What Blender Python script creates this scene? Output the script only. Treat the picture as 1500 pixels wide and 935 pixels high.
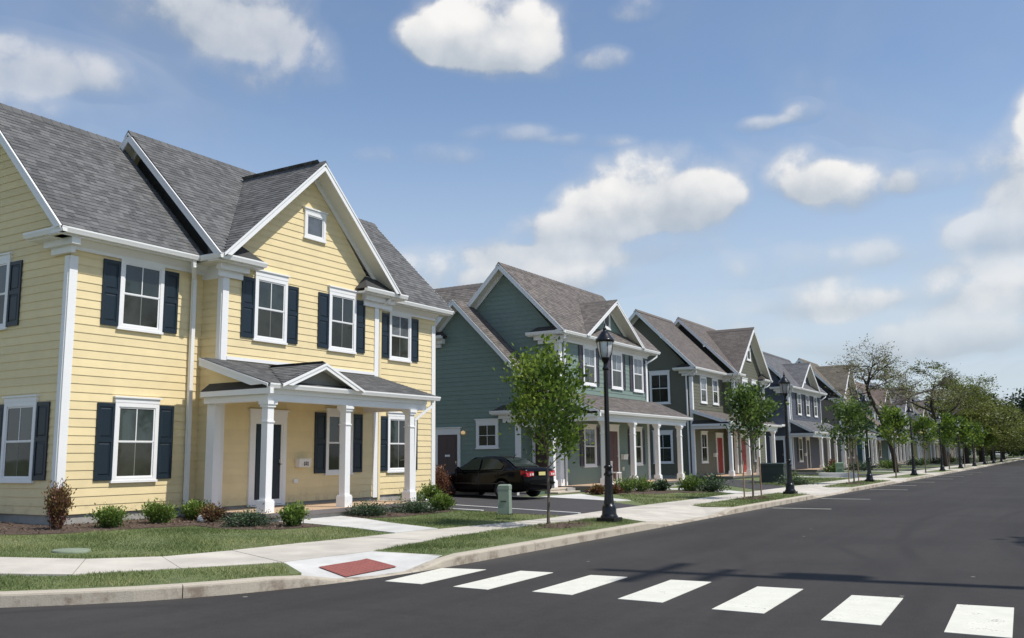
import bpy, math, random
import numpy as np
from mathutils import Vector, Matrix
random.seed(7); RNG = np.random.default_rng(7)
sc = bpy.context.scene; COL = sc.collection
for o in list(bpy.data.objects): bpy.data.objects.remove(o)

# ------------------------------------------------------------------ camera
cam_d = bpy.data.cameras.new('camera'); cam = bpy.data.objects.new('camera', cam_d); COL.objects.link(cam)
cam_d.sensor_width = 36; cam_d.lens = 32.26; cam_d.clip_end = 5000; cam_d.clip_start = 0.1
def cam_axes(pt, ro, ya):
    fw = Vector((-math.sin(ya)*math.cos(pt), math.cos(ya)*math.cos(pt), math.sin(pt)))
    r = Vector((math.cos(ya), math.sin(ya), 0)); u = r.cross(fw)
    return r*math.cos(ro)+u*math.sin(ro), -r*math.sin(ro)+u*math.cos(ro), fw
CR, CU, CF = cam_axes(math.radians(8.523), math.radians(-.609), math.radians(31.047))
m = Matrix((CR, CU, -CF)).transposed().to_4x4(); m.translation = Vector((0, 0, 1.6)); cam.matrix_world = m
sc.camera = cam
# ------------------------------------------------------------------ light
SUNV = Vector((0.64, 0.07, 1.0)).normalized()
sd = bpy.data.lights.new('sun', 'SUN'); sun = bpy.data.objects.new('sun', sd); COL.objects.link(sun)
sd.energy = 4.5; sd.angle = math.radians(0.6); sd.color = (1.0, 0.95, 0.87)
sun.rotation_euler = SUNV.to_track_quat('Z', 'Y').to_euler(); sun.location = (30, 5, 40)
sc.view_settings.view_transform = 'Standard'; sc.view_settings.look = 'None'; sc.view_settings.gamma = 1
sc.view_settings.use_curve_mapping = False; sc.view_settings.exposure = 0.0
SKY_STR = 0.15
world = bpy.data.worlds.new('World'); sc.world = world; world.use_nodes = True

class NT:
    """small helper round a node tree"""
    def __init__(s, tree): s.t = tree; tree.nodes.clear()
    def n(s, typ, **kw):
        nd = s.t.nodes.new(typ)
        for k, v in kw.items(): setattr(nd, k, v)
        return nd
    def l(s, a, b): s.t.links.new(a, b)
    def m(s, op, a, b=None, c=None, clamp=False):
        nd = s.t.nodes.new('ShaderNodeMath'); nd.operation = op; nd.use_clamp = clamp
        for i, v in enumerate((a, b, c)):
            if v is None: continue
            if isinstance(v, (int, float)): nd.inputs[i].default_value = v
            else: s.t.links.new(v, nd.inputs[i])
        return nd.outputs[0]
    def v(s, op, a, b=None, scale=None):
        nd = s.t.nodes.new('ShaderNodeVectorMath'); nd.operation = op
        for i, v in enumerate((a, b)):
            if v is None: continue
            if isinstance(v, (tuple, list, Vector)): nd.inputs[i].default_value = tuple(v)
            else: s.t.links.new(v, nd.inputs[i])
        if scale is not None: nd.inputs['Scale'].default_value = scale
        return nd.outputs['Value'] if op in ('DOT_PRODUCT', 'LENGTH') else nd.outputs[0]
    def ss(s, x, a, b):
        nd = s.t.nodes.new('ShaderNodeMapRange'); nd.interpolation_type = 'SMOOTHSTEP'
        s.t.links.new(x, nd.inputs[0]); nd.inputs[1].default_value = a; nd.inputs[2].default_value = b
        return nd.outputs[0]
    def noise(s, vec, scale, detail=4, rough=.55, dist=0.0):
        nd = s.t.nodes.new('ShaderNodeTexNoise'); nd.inputs['Scale'].default_value = scale
        nd.inputs['Detail'].default_value = detail; nd.inputs['Roughness'].default_value = rough
        nd.inputs['Distortion'].default_value = dist
        if vec is not None: s.t.links.new(vec, nd.inputs['Vector'])
        return nd.outputs[0]
    def mix(s, f, a, b, blend='MIX'):
        nd = s.t.nodes.new('ShaderNodeMix'); nd.data_type = 'RGBA'; nd.blend_type = blend
        for i, v in ((0, f), (6, a), (7, b)):
            if isinstance(v, (int, float)): nd.inputs[i].default_value = v
            elif isinstance(v, (tuple, list)): nd.inputs[i].default_value = (*v[:3], 1)
            else: s.t.links.new(v, nd.inputs[i])
        return nd.outputs[2]

def build_sky():
    N = NT(world.node_tree)
    out = N.n('ShaderNodeOutputWorld'); bg = N.n('ShaderNodeBackground'); N.l(bg.outputs[0], out.inputs[0])
    tc = N.n('ShaderNodeTexCoord'); d = tc.outputs['Generated']
    sky = N.n('ShaderNodeTexSky'); sky.sky_type = 'NISHITA'; sky.sun_disc = False
    sky.sun_elevation = math.asin(SUNV.z); sky.sun_rotation = math.atan2(SUNV.x, SUNV.y)
    sky.air_density = 1.0; sky.dust_density = 0.4; sky.ozone_density = 2.5; sky.altitude = 50
    # wisps and small-scale edges
    sep = N.n('ShaderNodeSeparateXYZ'); N.l(d, sep.inputs[0])
    zz = N.m('ADD', N.m('MAXIMUM', sep.outputs[2], 0.0), 0.12)
    cmb = N.n('ShaderNodeCombineXYZ')
    N.l(N.m('DIVIDE', sep.outputs[0], zz), cmb.inputs[0]); N.l(N.m('DIVIDE', sep.outputs[1], zz), cmb.inputs[1])
    plane = cmb.outputs[0]
    nf = N.noise(d, 11.0, 6, .60, .35); nb = N.noise(d, 34.0, 4, .65)
    def vor(scale, dist):
        w = N.n('ShaderNodeTexVoronoi'); w.feature = 'SMOOTH_F1'; w.inputs['Scale'].default_value = scale; w.inputs['Smoothness'].default_value = .35; w.inputs['Detail'].default_value = 1.0; w.inputs['Roughness'].default_value = .55
        nz = N.n('ShaderNodeTexNoise'); nz.inputs['Scale'].default_value = scale*.8; nz.inputs['Detail'].default_value = 1; N.l(d, nz.inputs['Vector'])
        off = N.n('ShaderNodeVectorMath', operation='SCALE'); N.l(N.v('SUBTRACT', nz.outputs['Color'], (.5, .5, .5)), off.inputs[0]); off.inputs['Scale'].default_value = dist
        N.l(N.v('ADD', d, off.outputs[0]), w.inputs['Vector']); return w.outputs['Distance']
    vo = vor(17.0, .05)
    nn = N.m('ADD', N.m('MULTIPLY', N.m('SUBTRACT', nf, .5), 1.5), N.m('ADD', N.m('MULTIPLY', N.m('SUBTRACT', nb, .5), .9), N.m('MULTIPLY', N.m('SUBTRACT', .42, vo), 1.1)))
    # clouds: azimuth (deg left of +Y), elevation (deg), half width, half height (deg), weight, opacity
    blobs = [(32.6, 25.9, 4.6, 2.8, 1.4, 1.0), (35.6, 25.4, 2.6, 1.6, .8, 1.0), (30.2, 24.0, 3.4, 1.6, .8, .95), (50.4, 26.6, 5.8, 3.2, 1.25, .82), (46.6, 23.4, 4.2, 2.6, 1.05, .62), (52, 29, 7, 2.5, .9, .6),
             (60.5, 21.6, 5.8, 1.6, 1.15, .6), (62.5, 19.4, 4.0, 1.8, 1.0, .5),
             (21.6, 16.2, 5.0, 2.7, 1.3, 1.0), (26.0, 14.6, 3.8, 1.9, 1.0, .95), (19.2, 14.9, 2.8, 1.9, .9, .85), (29.9, 13.2, 4.2, 1.8, 1.0, .85), (34.3, 11.2, 5.2, 2.0, 1.1, .85), (27.5, 11.2, 4.6, 1.7, 1.0, .8), (23, 13.0, 5.4, 1.5, .8, .6),
             (12.6, 16.3, 2.1, 1.7, 1.2, 1.0), (9.9, 15.3, 3.0, 1.7, 1.2, .95), (6.0, 15.4, 1.7, 1.2, .9, .55), (-.6, 15.4, 4.0, 3.0, 1.3, .95), (-1.8, 18.2, 2.6, 2.0, 1.0, .9), (.5, 12.4, 4.4, 2.0, .9, .7),
             (11.6, 8.8, 3.4, 1.3, 1.1, .72), (3.3, 8.9, 4.4, 1.7, 1.1, .72), (12.7, 11.2, 5.4, 1.4, .8, .5), (5.0, 11.4, 4.0, 1.8, .8, .5), (0, 6.4, 9, 1.8, .9, .5), (20, 8.0, 5.5, 1.4, .7, .45), (10, 6.3, 8, 1.6, .8, .5), (24, 6.4, 7, 1.2, .7, .4),
             (15.3, 19.6, 1.5, .55, 1.1, .55), (12.7, 20.0, 1.1, .7, 1.0, .55), (24.6, 24.1, 1.6, .9, 1.1, .5), (36.3, 18.6, 4.4, .8, .95, .38), (31.0, 19.9, 3.6, .7, .9, .38), (25.8, 19.4, 2.4, .5, .9, .38), (22.7, 26.8, 1.6, .9, 1.0, .4),
             (-40, 18, 14, 6, 1.2, .9), (95, 18, 14, 6, 1.2, .9), (140, 16, 16, 6, 1.2, .9), (-110, 22, 16, 7, 1.2, .9), (175, 30, 14, 7, 1.1, .8), (10, 50, 12, 5, 1.0, .6)]
    tot = None; sh = None; al = None
    for az, el, a, b, w, op in blobs:
        A, E = math.radians(az), math.radians(el)
        c = Vector((-math.sin(A)*math.cos(E), math.cos(A)*math.cos(E), math.sin(E)))
        r = Vector((math.cos(A), math.sin(A), 0)); u = r.cross(c)
        x = N.v('DOT_PRODUCT', d, tuple(r/math.radians(a))); y = N.v('DOT_PRODUCT', d, tuple(u/math.radians(b)))
        front = N.m('GREATER_THAN', N.v('DOT_PRODUCT', d, tuple(c)), 0)
        yl = N.m('MULTIPLY', N.m('MINIMUM', y, 0.0), 1.30); yu = N.m('MAXIMUM', y, 0.0)
        q = N.m('ADD', N.m('MULTIPLY', x, x), N.m('ADD', N.m('MULTIPLY', yl, yl), N.m('MULTIPLY', yu, yu)))
        g = N.m('MULTIPLY', N.m('MULTIPLY', N.ss(q, 2.1, 0.0), w), front)
        gy = N.m('MULTIPLY', g, y); ga = N.m('MULTIPLY', g, op)
        tot = g if tot is None else N.m('ADD', tot, g)
        sh = gy if sh is None else N.m('ADD', sh, gy)
        al = ga if al is None else N.m('ADD', al, ga)
    dens = N.m('ADD', tot, N.m('MULTIPLY', nn, N.m('ADD', .16, N.m('MULTIPLY', N.m('MINIMUM', tot, 1.0), .62))))
    opac = N.m('DIVIDE', al, N.m('ADD', tot, .02))
    mask = N.m('MULTIPLY', N.ss(dens, .34, 1.05), opac)
    soft = N.m('MULTIPLY', N.m('MULTIPLY', N.ss(dens, .12, .75), opac), .35)
    mask = N.m('MAXIMUM', mask, soft)
    cir = N.noise(plane, .9, 5, .62, .6)
    wisp = N.m('MULTIPLY', N.ss(cir, .46, .78), .38)
    hz = N.ss(sep.outputs[2], .40, .02)           # milky air low down
    mask2 = N.m('SUBTRACT', 1.0, N.m('MULTIPLY', N.m('SUBTRACT', 1.0, mask), N.m('SUBTRACT', 1.0, wisp)))
    shade = N.m('ADD', N.m('DIVIDE', sh, N.m('ADD', tot, .05)), N.m('MULTIPLY', nn, .55))
    lum = N.m('ADD', N.m('MULTIPLY', N.ss(shade, -.9, .5), .34), .60)
    lum = N.m('MULTIPLY', lum, N.m('ADD', .78, N.m('MULTIPLY', mask, .26)))
    cc = N.mix(N.ss(shade, -.9, .35), (.80, .89, 1.0), (1.0, .985, .965))
    cl = N.n('ShaderNodeVectorMath', operation='SCALE'); N.l(cc, cl.inputs[0]); N.l(lum, cl.inputs['Scale'])
    cl2 = N.n('ShaderNodeVectorMath', operation='SCALE'); N.l(cl.outputs[0], cl2.inputs[0]); cl2.inputs['Scale'].default_value = .98/SKY_STR
    hcol = tuple(c*.98/SKY_STR for c in (.60, .68, .77))
    base = N.mix(N.m('ADD', .05, N.m('MULTIPLY', hz, .80)), sky.outputs[0], hcol)
    N.l(N.mix(mask2, base, cl2.outputs[0]), bg.inputs['Color']); bg.inputs['Strength'].default_value = SKY_STR
build_sky()
world.cycles.sampling_method = 'MANUAL'; world.cycles.sample_map_resolution = 512

# ------------------------------------------------------------------ materials
MATS = {}
def mat(name, col, rough=.6, var=.0, vscale=3.0, bump=0, bscale=40, metal=0, coat=0, spec=.5, tone=None, kind=None, col2=None, trans=0):
    """plain procedural surface: colour + soft noise variation + fine bump; tone = colours picked by the face attribute 'tone'"""
    if name in MATS: return MATS[name]
    M = bpy.data.materials.new(name); M.use_nodes = True; N = NT(M.node_tree); MATS[name] = M
    out = N.n('ShaderNodeOutputMaterial'); p = N.n('ShaderNodeBsdfPrincipled'); N.l(p.outputs[0], out.inputs[0])
    tc = N.n('ShaderNodeTexCoord'); geo = N.n('ShaderNodeNewGeometry'); pos = geo.outputs['Position']
    p.inputs['Roughness'].default_value = rough; p.inputs['Metallic'].default_value = metal
    p.inputs['Specular IOR Level'].default_value = spec; p.inputs['Coat Weight'].default_value = coat; p.inputs['Coat Roughness'].default_value = .03
    c = None
    if tone:
        at = N.n('ShaderNodeAttribute'); at.attribute_name = 'tone'; rp = N.n('ShaderNodeValToRGB')
        el = rp.color_ramp.elements
        while len(el) < len(tone): el.new(.5)
        for i, t in enumerate(tone): el[i].position = i/(len(tone)-1); el[i].color = (*t, 1)
        N.l(at.outputs['Fac'], rp.inputs[0]); c = rp.outputs[0]
    if kind == 'roof':       # asphalt shingles seen from afar, from the metric UVs
        uv = N.n('ShaderNodeUVMap'); br = N.n('ShaderNodeTexBrick'); N.l(uv.outputs[0], br.inputs['Vector'])
        br.inputs['Scale'].default_value = 1; br.inputs['Brick Width'].default_value = .31; br.inputs['Row Height'].default_value = .143
        br.inputs['Mortar Size'].default_value = .012; br.inputs['Mortar Smooth'].default_value = .4; br.offset = .37; br.squash = .8; br.squash_frequency = 3
        br.inputs['Color1'].default_value = (*col, 1); br.inputs['Color2'].default_value = (*(col2 or [x*.62 for x in col]), 1)
        br.inputs['Mortar'].default_value = (*[x*.45 for x in col], 1); c = br.outputs[0]
    if kind == 'asphalt':
        sp = N.n('ShaderNodeSeparateXYZ'); N.l(pos, sp.inputs[0])
        mp = N.n('ShaderNodeMapping'); N.l(pos, mp.inputs[0]); mp.inputs['Scale'].default_value = (1.6, .10, 1)
        st = N.noise(mp.outputs[0], 1.0, 6, .6)
        big = N.noise(pos, .25, 5, .6, .4); fin = N.noise(pos, 150, 3, .7); med = N.noise(pos, 6, 5, .7)
        f = N.m('ADD', N.m('MULTIPLY', big, .45), N.m('ADD', N.m('MULTIPLY', st, .30), N.m('MULTIPLY', med, .25)))
        c = N.mix(N.ss(f, .34, .66), tuple(x*.72 for x in col), tuple(x*1.28 for x in col))
        c = N.mix(N.ss(N.noise(pos, 55, 4, .8), .50, .72), c, tuple(x*1.9 for x in col)); c = N.mix(N.ss(fin, .52, .78), c, tuple(x*2.6 for x in col))
        vo = N.n('ShaderNodeTexVoronoi'); vo.inputs['Scale'].default_value = 1.1; N.l(pos, vo.inputs['Vector'])
        c = N.mix(N.m('MULTIPLY', N.m('LESS_THAN', vo.outputs['Distance'], .035), .8), c, (.30, .29, .24))
        # grit blown against the kerb
        gr = N.m('MULTIPLY', N.m('MULTIPLY', N.ss(sp.outputs[0], -7.45, -7.98), N.ss(sp.outputs[1], 10.5, 13)), N.m('MULTIPLY', N.ss(N.noise(pos, 30, 5, .75), .42, .66), .6))
        c = N.mix(gr, c, (.15, .135, .11))
        # tyre marks: two long arcs of turning traffic
        for cx, cy, R, w in ((-25.5, 6.0, 22.6, .10), (-25.5, 6.0, 24.4, .10), (-6.0, 3, 4.9, .09), (34, 24, 37.2, .10), (34, 24, 35.6, .10)):
            dd = N.n('ShaderNodeVectorMath', operation='DISTANCE'); dd.inputs[1].default_value = (cx, cy, 0); N.l(pos, dd.inputs[0])
            a = N.m('ABSOLUTE', N.m('SUBTRACT', dd.outputs['Value'], R))
            k = N.m('MULTIPLY', N.ss(a, w*1.8, w*.3), N.m('MULTIPLY', N.ss(big, .40, .62), .30))
            c = N.mix(k, c, tuple(x*.42 for x in col))
    if kind == 'paint':
        n1 = N.noise(pos, 38, 6, .75); n2 = N.noise(pos, 3.0, 4, .6)
        wear = N.m('MULTIPLY', N.ss(N.m('ADD', N.m('MULTIPLY', n1, .7), N.m('MULTIPLY', n2, .5)), .66, .78), .75)
        c = N.mix(N.ss(n2, .35, .7), tuple(x*.90 for x in col), col); c = N.mix(wear, c, (.10, .098, .092))
    if kind == 'lawn':
        n1 = N.noise(pos, 1.1, 6, .65); n2 = N.noise(pos, 22, 4, .7)
        c = N.mix(N.ss(n1, .3, .7), col, col2); c = N.mix(N.ss(n2, .45, .75), c, tuple(x*.5 for x in col))
        c = N.mix(N.m('MULTIPLY', N.ss(N.noise(pos, .7, 3, .5), .58, .75), .5), c, (.13, .12, .05))
    if kind == 'concrete':
        n1 = N.noise(pos, 1.4, 6, .65); n2 = N.noise(pos, 60, 3, .7); n3 = N.noise(pos, .35, 3, .6)
        f = N.m('ADD', N.m('MULTIPLY', n1, .6), N.m('MULTIPLY', n3, .4))
        c = N.mix(N.ss(f, .32, .68), tuple(x*.78 for x in col), tuple(x*1.08 for x in col)); c = N.mix(N.m('MULTIPLY', N.ss(n2, .5, .8), .25), c, tuple(x*.6 for x in col))
    if kind == 'kerb':
        n1 = N.noise(pos, 2.3, 6, .7); n2 = N.noise(pos, 45, 3, .7); sp = N.n('ShaderNodeSeparateXYZ'); N.l(pos, sp.inputs[0])
        stain = N.m('MULTIPLY', N.ss(n1, .46, .64), N.ss(sp.outputs[2], .155, .09))
        c = N.mix(N.m('MULTIPLY', stain, .75), col, (.17, .12, .085)); c = N.mix(N.m('MULTIPLY', N.ss(n2, .5, .75), .5), c, tuple(x*.5 for x in col))
    if c is None: c = N.n('ShaderNodeRGB'); c.outputs[0].default_value = (*col, 1); c = c.outputs[0]
    if var:
        nz = N.noise(pos, vscale, 5, .6); sc_ = N.n('ShaderNodeMapRange'); N.l(nz, sc_.inputs[0])
        sc_.inputs[1].default_value = .25; sc_.inputs[2].default_value = .75; sc_.inputs[3].default_value = 1-var; sc_.inputs[4].default_value = 1+var
        vm = N.n('ShaderNodeVectorMath', operation='SCALE'); N.l(c, vm.inputs[0]); N.l(sc_.outputs[0], vm.inputs['Scale']); c = vm.outputs[0]
    if 'siding' in name:     # each board dyed a shade of its own
        oi = N.n('ShaderNodeObjectInfo'); sc2 = N.n('ShaderNodeMapRange'); N.l(oi.outputs['Random'], sc2.inputs[0]); sc2.inputs[3].default_value = .955; sc2.inputs[4].default_value = 1.035
        v2 = N.n('ShaderNodeVectorMath', operation='SCALE'); N.l(c, v2.inputs[0]); N.l(sc2.outputs[0], v2.inputs['Scale']); c = v2.outputs[0]
        sp = N.n('ShaderNodeSeparateXYZ'); N.l(pos, sp.inputs[0]); spl = N.m('MULTIPLY', N.ss(sp.outputs[2], .95, .45), N.m('MULTIPLY', N.ss(N.noise(pos, 5, 5, .7), .42, .7), .35))
        c = N.mix(spl, c, (.20, .15, .09))
    N.l(c, p.inputs['Base Color'])
    if bump:
        b = N.n('ShaderNodeBump'); b.inputs['Strength'].default_value = bump; b.inputs['Distance'].default_value = .01
        N.l(N.noise(pos, bscale, 4, .65), b.inputs['Height']); N.l(b.outputs[0], p.inputs['Normal'])
    if trans:
        tr = N.n('ShaderNodeBsdfTranslucent'); N.l(c, tr.inputs[0]); mx = N.n('ShaderNodeMixShader'); mx.inputs[0].default_value = trans
        N.l(p.outputs[0], mx.inputs[1]); N.l(tr.outputs[0], mx.inputs[2]); N.l(mx.outputs[0], out.inputs[0])
    return M
def glass_mat(name, col, sky=.35):
    if name in MATS: return MATS[name]
    M = bpy.data.materials.new(name); M.use_nodes = True; N = NT(M.node_tree); MATS[name] = M
    out = N.n('ShaderNodeOutputMaterial'); p = N.n('ShaderNodeBsdfPrincipled'); N.l(p.outputs[0], out.inputs[0])
    geo = N.n('ShaderNodeNewGeometry'); n = N.noise(geo.outputs['Position'], 1.7, 4, .6, .3)
    oi = N.n('ShaderNodeObjectInfo'); rd = N.n('ShaderNodeMapRange'); N.l(oi.outputs['Random'], rd.inputs[0]); rd.inputs[3].default_value = .55; rd.inputs[4].default_value = 1.65
    vm = N.n('ShaderNodeVectorMath', operation='SCALE'); N.l(N.mix(N.ss(n, .35, .65), tuple(x*.55 for x in col), col), vm.inputs[0]); N.l(rd.outputs[0], vm.inputs['Scale']); N.l(vm.outputs[0], p.inputs['Base Color'])
    p.inputs['Roughness'].default_value = .04; p.inputs['IOR'].default_value = 1.52; p.inputs['Specular IOR Level'].default_value = sky+.35
    p.inputs['Coat Weight'].default_value = sky; p.inputs['Coat Roughness'].default_value = .02
    b = N.n('ShaderNodeBump'); b.inputs['Strength'].default_value = .06; b.inputs['Distance'].default_value = .02
    N.l(N.noise(geo.outputs['Position'], 2.2, 2, .5), b.inputs['Height']); N.l(b.outputs[0], p.inputs['Normal'])
    return M
WHITE = mat('white_paint', (.80, .80, .80), .45, .03, 2.0, .05, 60)
WHITE_METAL = mat('white_aluminium', (.80, .80, .79), .35, .02, 3)
SOFFIT = mat('soffit_vinyl', (.72, .70, .62), .6, .03)
CONC = mat('sidewalk_concrete', (.56, .52, .45), .85, kind='concrete', bump=.35, bscale=90)
CONC2 = mat('path_concrete', (.60, .59, .56), .85, kind='concrete', bump=.35, bscale=90)
KERB = mat('kerb_concrete', (.46, .41, .33), .9, kind='kerb', bump=.5, bscale=60)
FOUND = mat('foundation_block', (.34, .33, .31), .9, .15, 5, .4, 50)
ASPH = mat('asphalt', (.039, .0365, .035), .9, spec=.25, kind='asphalt', bump=.5, bscale=160)
ASPH2 = mat('driveway_asphalt', (.050, .047, .049), .9, .18, 1.5, .5, 160)
PAINTW = mat('road_paint', (.70, .69, .60), .75, .05, 5, .3, 120, kind='paint')
LAWN = mat('lawn', (.105, .135, .050), .9, kind='lawn', col2=(.165, .195, .075), bump=.8, bscale=45)
MULCH = mat('mulch', (.085, .058, .042), .95, .4, 14, 1.0, 60)
MULCH2 = mat('mulch_chips', (.1, .06, .04), .95, tone=[(.05, .033, .022), (.11, .07, .048), (.19, .135, .10)])
GRASS = mat('grass_blades', (.1, .15, .04), .75, tone=[(.080, .115, .032), (.165, .22, .070), (.26, .30, .115), (.42, .39, .21)], trans=.3)
BLACKIRON = mat('black_iron', (.005, .005, .006), .30, .2, 8, 0, coat=.25, spec=.35)
GLASSL = glass_mat('lamp_glass', (.55, .56, .58), .3)
BARK = mat('bark', (.13, .105, .085), .95, .35, 18, .9, 45)
BARKD = mat('bark_dark', (.038, .030, .026), .95, .35, 9, .9, 30)
def leafmat(name, tones, trans=.3): return mat(name, tones[0], .55, tone=tones, trans=trans)

# ------------------------------------------------------------------ mesh building
class MB:
    def __init__(s): s.v = []; s.f = []; s.m = []; s.uv = []; s.tone = []; s.sm = []
    def add(s, vs, fs, mi=0, uvs=None, tone=0.5, smooth=False):
        k = len(s.v); s.v += [tuple(v) for v in vs]
        for i, f in enumerate(fs):
            s.f.append(tuple(k+j for j in f)); s.m.append(mi if isinstance(mi, int) else mi[i]); s.tone.append(tone); s.sm.append(smooth)
            s.uv.append(uvs[i] if uvs else None)
        return s
    def prism(s, pts, vec, mi=0, caps=None, tone=.5, uv0=None):
        """polygon swept by vec; mi for all, caps = (start, end) material indices"""
        n = len(pts); p = [Vector(q) for q in pts]; w = Vector(vec)
        vs = p+[q+w for q in p]; fs = [tuple(range(n-1, -1, -1)), tuple(range(n, 2*n))]+[(i, (i+1) % n, n+(i+1) % n, n+i) for i in range(n)]
        mm = [mi]*(n+2)
        if caps: mm[0], mm[1] = caps
        nrm = Vector((0, 0, 0))
        for i in range(n): nrm += p[i].cross(p[(i+1) % n])
        if nrm.dot(w) < 0: fs = [tuple(reversed(f)) for f in fs]
        uvs = None
        if uv0: uvs = [([uv0(vs[i]) for i in f]) for f in fs]
        return s.add(vs, fs, mm, uvs, tone)
    def box(s, x0, x1, y0, y1, z0, z1, mi=0, tone=.5):
        return s.prism([(x0, y0, z0), (x1, y0, z0), (x1, y1, z0), (x0, y1, z0)], (0, 0, z1-z0), mi, tone=tone)
    def beam(s, a, b, w, h, mi=0, up=(0, 0, 1)):
        a, b = Vector(a), Vector(b); d = (b-a).normalized(); r = d.cross(Vector(up)).normalized(); u = r.cross(d)
        return s.prism([a-r*w/2-u*h/2, a+r*w/2-u*h/2, a+r*w/2+u*h/2, a-r*w/2+u*h/2], b-a, mi)
    def tube(s, pts, rad, n=8, mi=0, smooth=True, cap=True, tone=.5):
        P = [Vector(p) for p in pts]; R = rad if isinstance(rad, (list, tuple)) else [rad]*len(P); vs = []
        d0 = (P[1]-P[0]).normalized(); r = d0.orthogonal().normalized()
        for i, p in enumerate(P):
            d = (P[min(i+1, len(P)-1)]-P[max(i-1, 0)]).normalized(); r = (r-d*r.dot(d)).normalized(); u = d.cross(r)
            for k in range(n):
                a = 2*math.pi*k/n; vs.append(p+(r*math.cos(a)+u*math.sin(a))*R[i])
        fs = [(i*n+k, i*n+(k+1) % n, (i+1)*n+(k+1) % n, (i+1)*n+k) for i in range(len(P)-1) for k in range(n)]
        s.add(vs, fs, mi, None, tone, smooth)
        if cap: s.add(vs[:n], [tuple(range(n-1, -1, -1))], mi, tone=tone); s.add(vs[-n:], [tuple(range(n))], mi, tone=tone)
        return s
    def lathe(s, prof, c=(0, 0, 0), n=16, mi=0, smooth=True, flute=0, nf=0):
        vs = []
        for r, z in prof:
            for k in range(n):
                a = 2*math.pi*k/n; rr = r*(1-(flute if (nf and k % 2) else 0)); vs.append((c[0]+rr*math.cos(a), c[1]+rr*math.sin(a), c[2]+z))
        L = len(prof); fs = [(i*n+k, i*n+(k+1) % n, (i+1)*n+(k+1) % n, (i+1)*n+k) for i in range(L-1) for k in range(n)]
        s.add(vs, fs, mi, None, .5, smooth)
        s.add(vs[:n], [tuple(range(n-1, -1, -1))], mi); s.add(vs[-n:], [tuple(range(n))], mi); return s
    def mesh(s, name, mats, org=(0, 0, 0)):
        me = bpy.data.meshes.new(name); o = Vector(org)
        me.from_pydata([(v[0]-o.x, v[1]-o.y, v[2]-o.z) for v in s.v], [], s.f)
        for m_ in (mats if isinstance(mats, (list, tuple)) else [mats]): me.materials.append(m_)
        me.polygons.foreach_set('material_index', s.m); me.polygons.foreach_set('use_smooth', s.sm)
        if any(u is not None for u in s.uv):
            uv = me.uv_layers.new(name='UVMap'); k = 0; flat = []
            for f, u in zip(s.f, s.uv): flat += [c for q in (u or [(0, 0)]*len(f)) for c in q]
            uv.data.foreach_set('uv', flat)
        if any(t != .5 for t in s.tone):
            a = me.attributes.new('tone', 'FLOAT', 'FACE'); a.data.foreach_set('value', s.tone)
        me.update(); return me
ORG = {}
def link(o, parent=None, org=(0, 0, 0)):
    COL.objects.link(o)
    if parent is not None: o.parent = parent
    ORG[o.name] = Vector(org); return o
def thing(name, label, cat, loc, group=None, rotz=0):
    o = bpy.data.objects.new(name, None); link(o, None, loc); o.location = loc; o.rotation_euler = (0, 0, rotz); o.empty_display_size = .3
    o['label'] = label; o['category'] = cat
    if group: o['group'] = group
    return o
def part(name, mb, mats, parent, **props):
    """mesh in world coordinates, hung under its thing or part"""
    org = ORG[parent.name]; o = bpy.data.objects.new(name, mb.mesh(name, mats, org)); link(o, parent, org)
    for k, v in props.items(): o[k] = v
    return o
def inst(name, me, parent, loc, rot=None, **props):
    """shared mesh placed at a world location under its parent"""
    org = ORG[parent.name]; o = bpy.data.objects.new(name, me); link(o, parent, loc)
    if rot is None: o.location = Vector(loc)-org
    else: M4 = rot.to_4x4(); M4.translation = Vector(loc)-org; o.matrix_local = M4
    for k, v in props.items(): o[k] = v
    return o
def struct(name, mb, mats, kind='structure', parent=None, **props):
    o = bpy.data.objects.new(name, mb.mesh(name, mats)); link(o, parent)
    if parent is None or kind == 'stuff': o['kind'] = kind
    for k, v in props.items(): o[k] = v
    return o
def tagged(name, mb, mats, label, cat, org, group=None):
    o = bpy.data.objects.new(name, mb.mesh(name, mats, org)); link(o, None, org); o.location = org; o['label'] = label; o['category'] = cat
    if group: o['group'] = group
    return o
def leafcloud(pts, dirs, size, name, mat_, asp=.55, tone_fn=None, jitter=.35, org=(0, 0, 0), n_up=0.0):
    """thousands of small leaf faces as one mesh: pts (n,3), dirs (n,3) rough leaf axis"""
    n = len(pts); P = np.asarray(pts, float); D = np.asarray(dirs, float)+RNG.normal(0, jitter, (n, 3))
    D /= np.linalg.norm(D, axis=1)[:, None]+1e-9
    S = RNG.normal(0, 1, (n, 3)); S[:, 2] += 0; S[:, 2] *= (1-n_up); S -= D*(S*D).sum(1)[:, None]; S /= np.linalg.norm(S, axis=1)[:, None]+1e-9
    L = size*RNG.uniform(.65, 1.3, n)[:, None]; W = L*asp*.5
    V = np.stack([P, P+D*L*.5+S*W, P+D*L, P+D*L*.5-S*W], 1).reshape(-1, 3)-np.asarray(org)
    me = bpy.data.meshes.new(name); me.vertices.add(4*n); me.vertices.foreach_set('co', V.ravel()); me.loops.add(4*n)
    me.loops.foreach_set('vertex_index', np.arange(4*n)); me.polygons.add(n); me.polygons.foreach_set('loop_start', np.arange(n)*4)
    me.materials.append(mat_); me.update(calc_edges=True)
    t = tone_fn(P) if tone_fn else RNG.uniform(0, 1, n)
    a = me.attributes.new('tone', 'FLOAT', 'FACE'); a.data.foreach_set('value', np.clip(t, 0, 1)); return me
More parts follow.
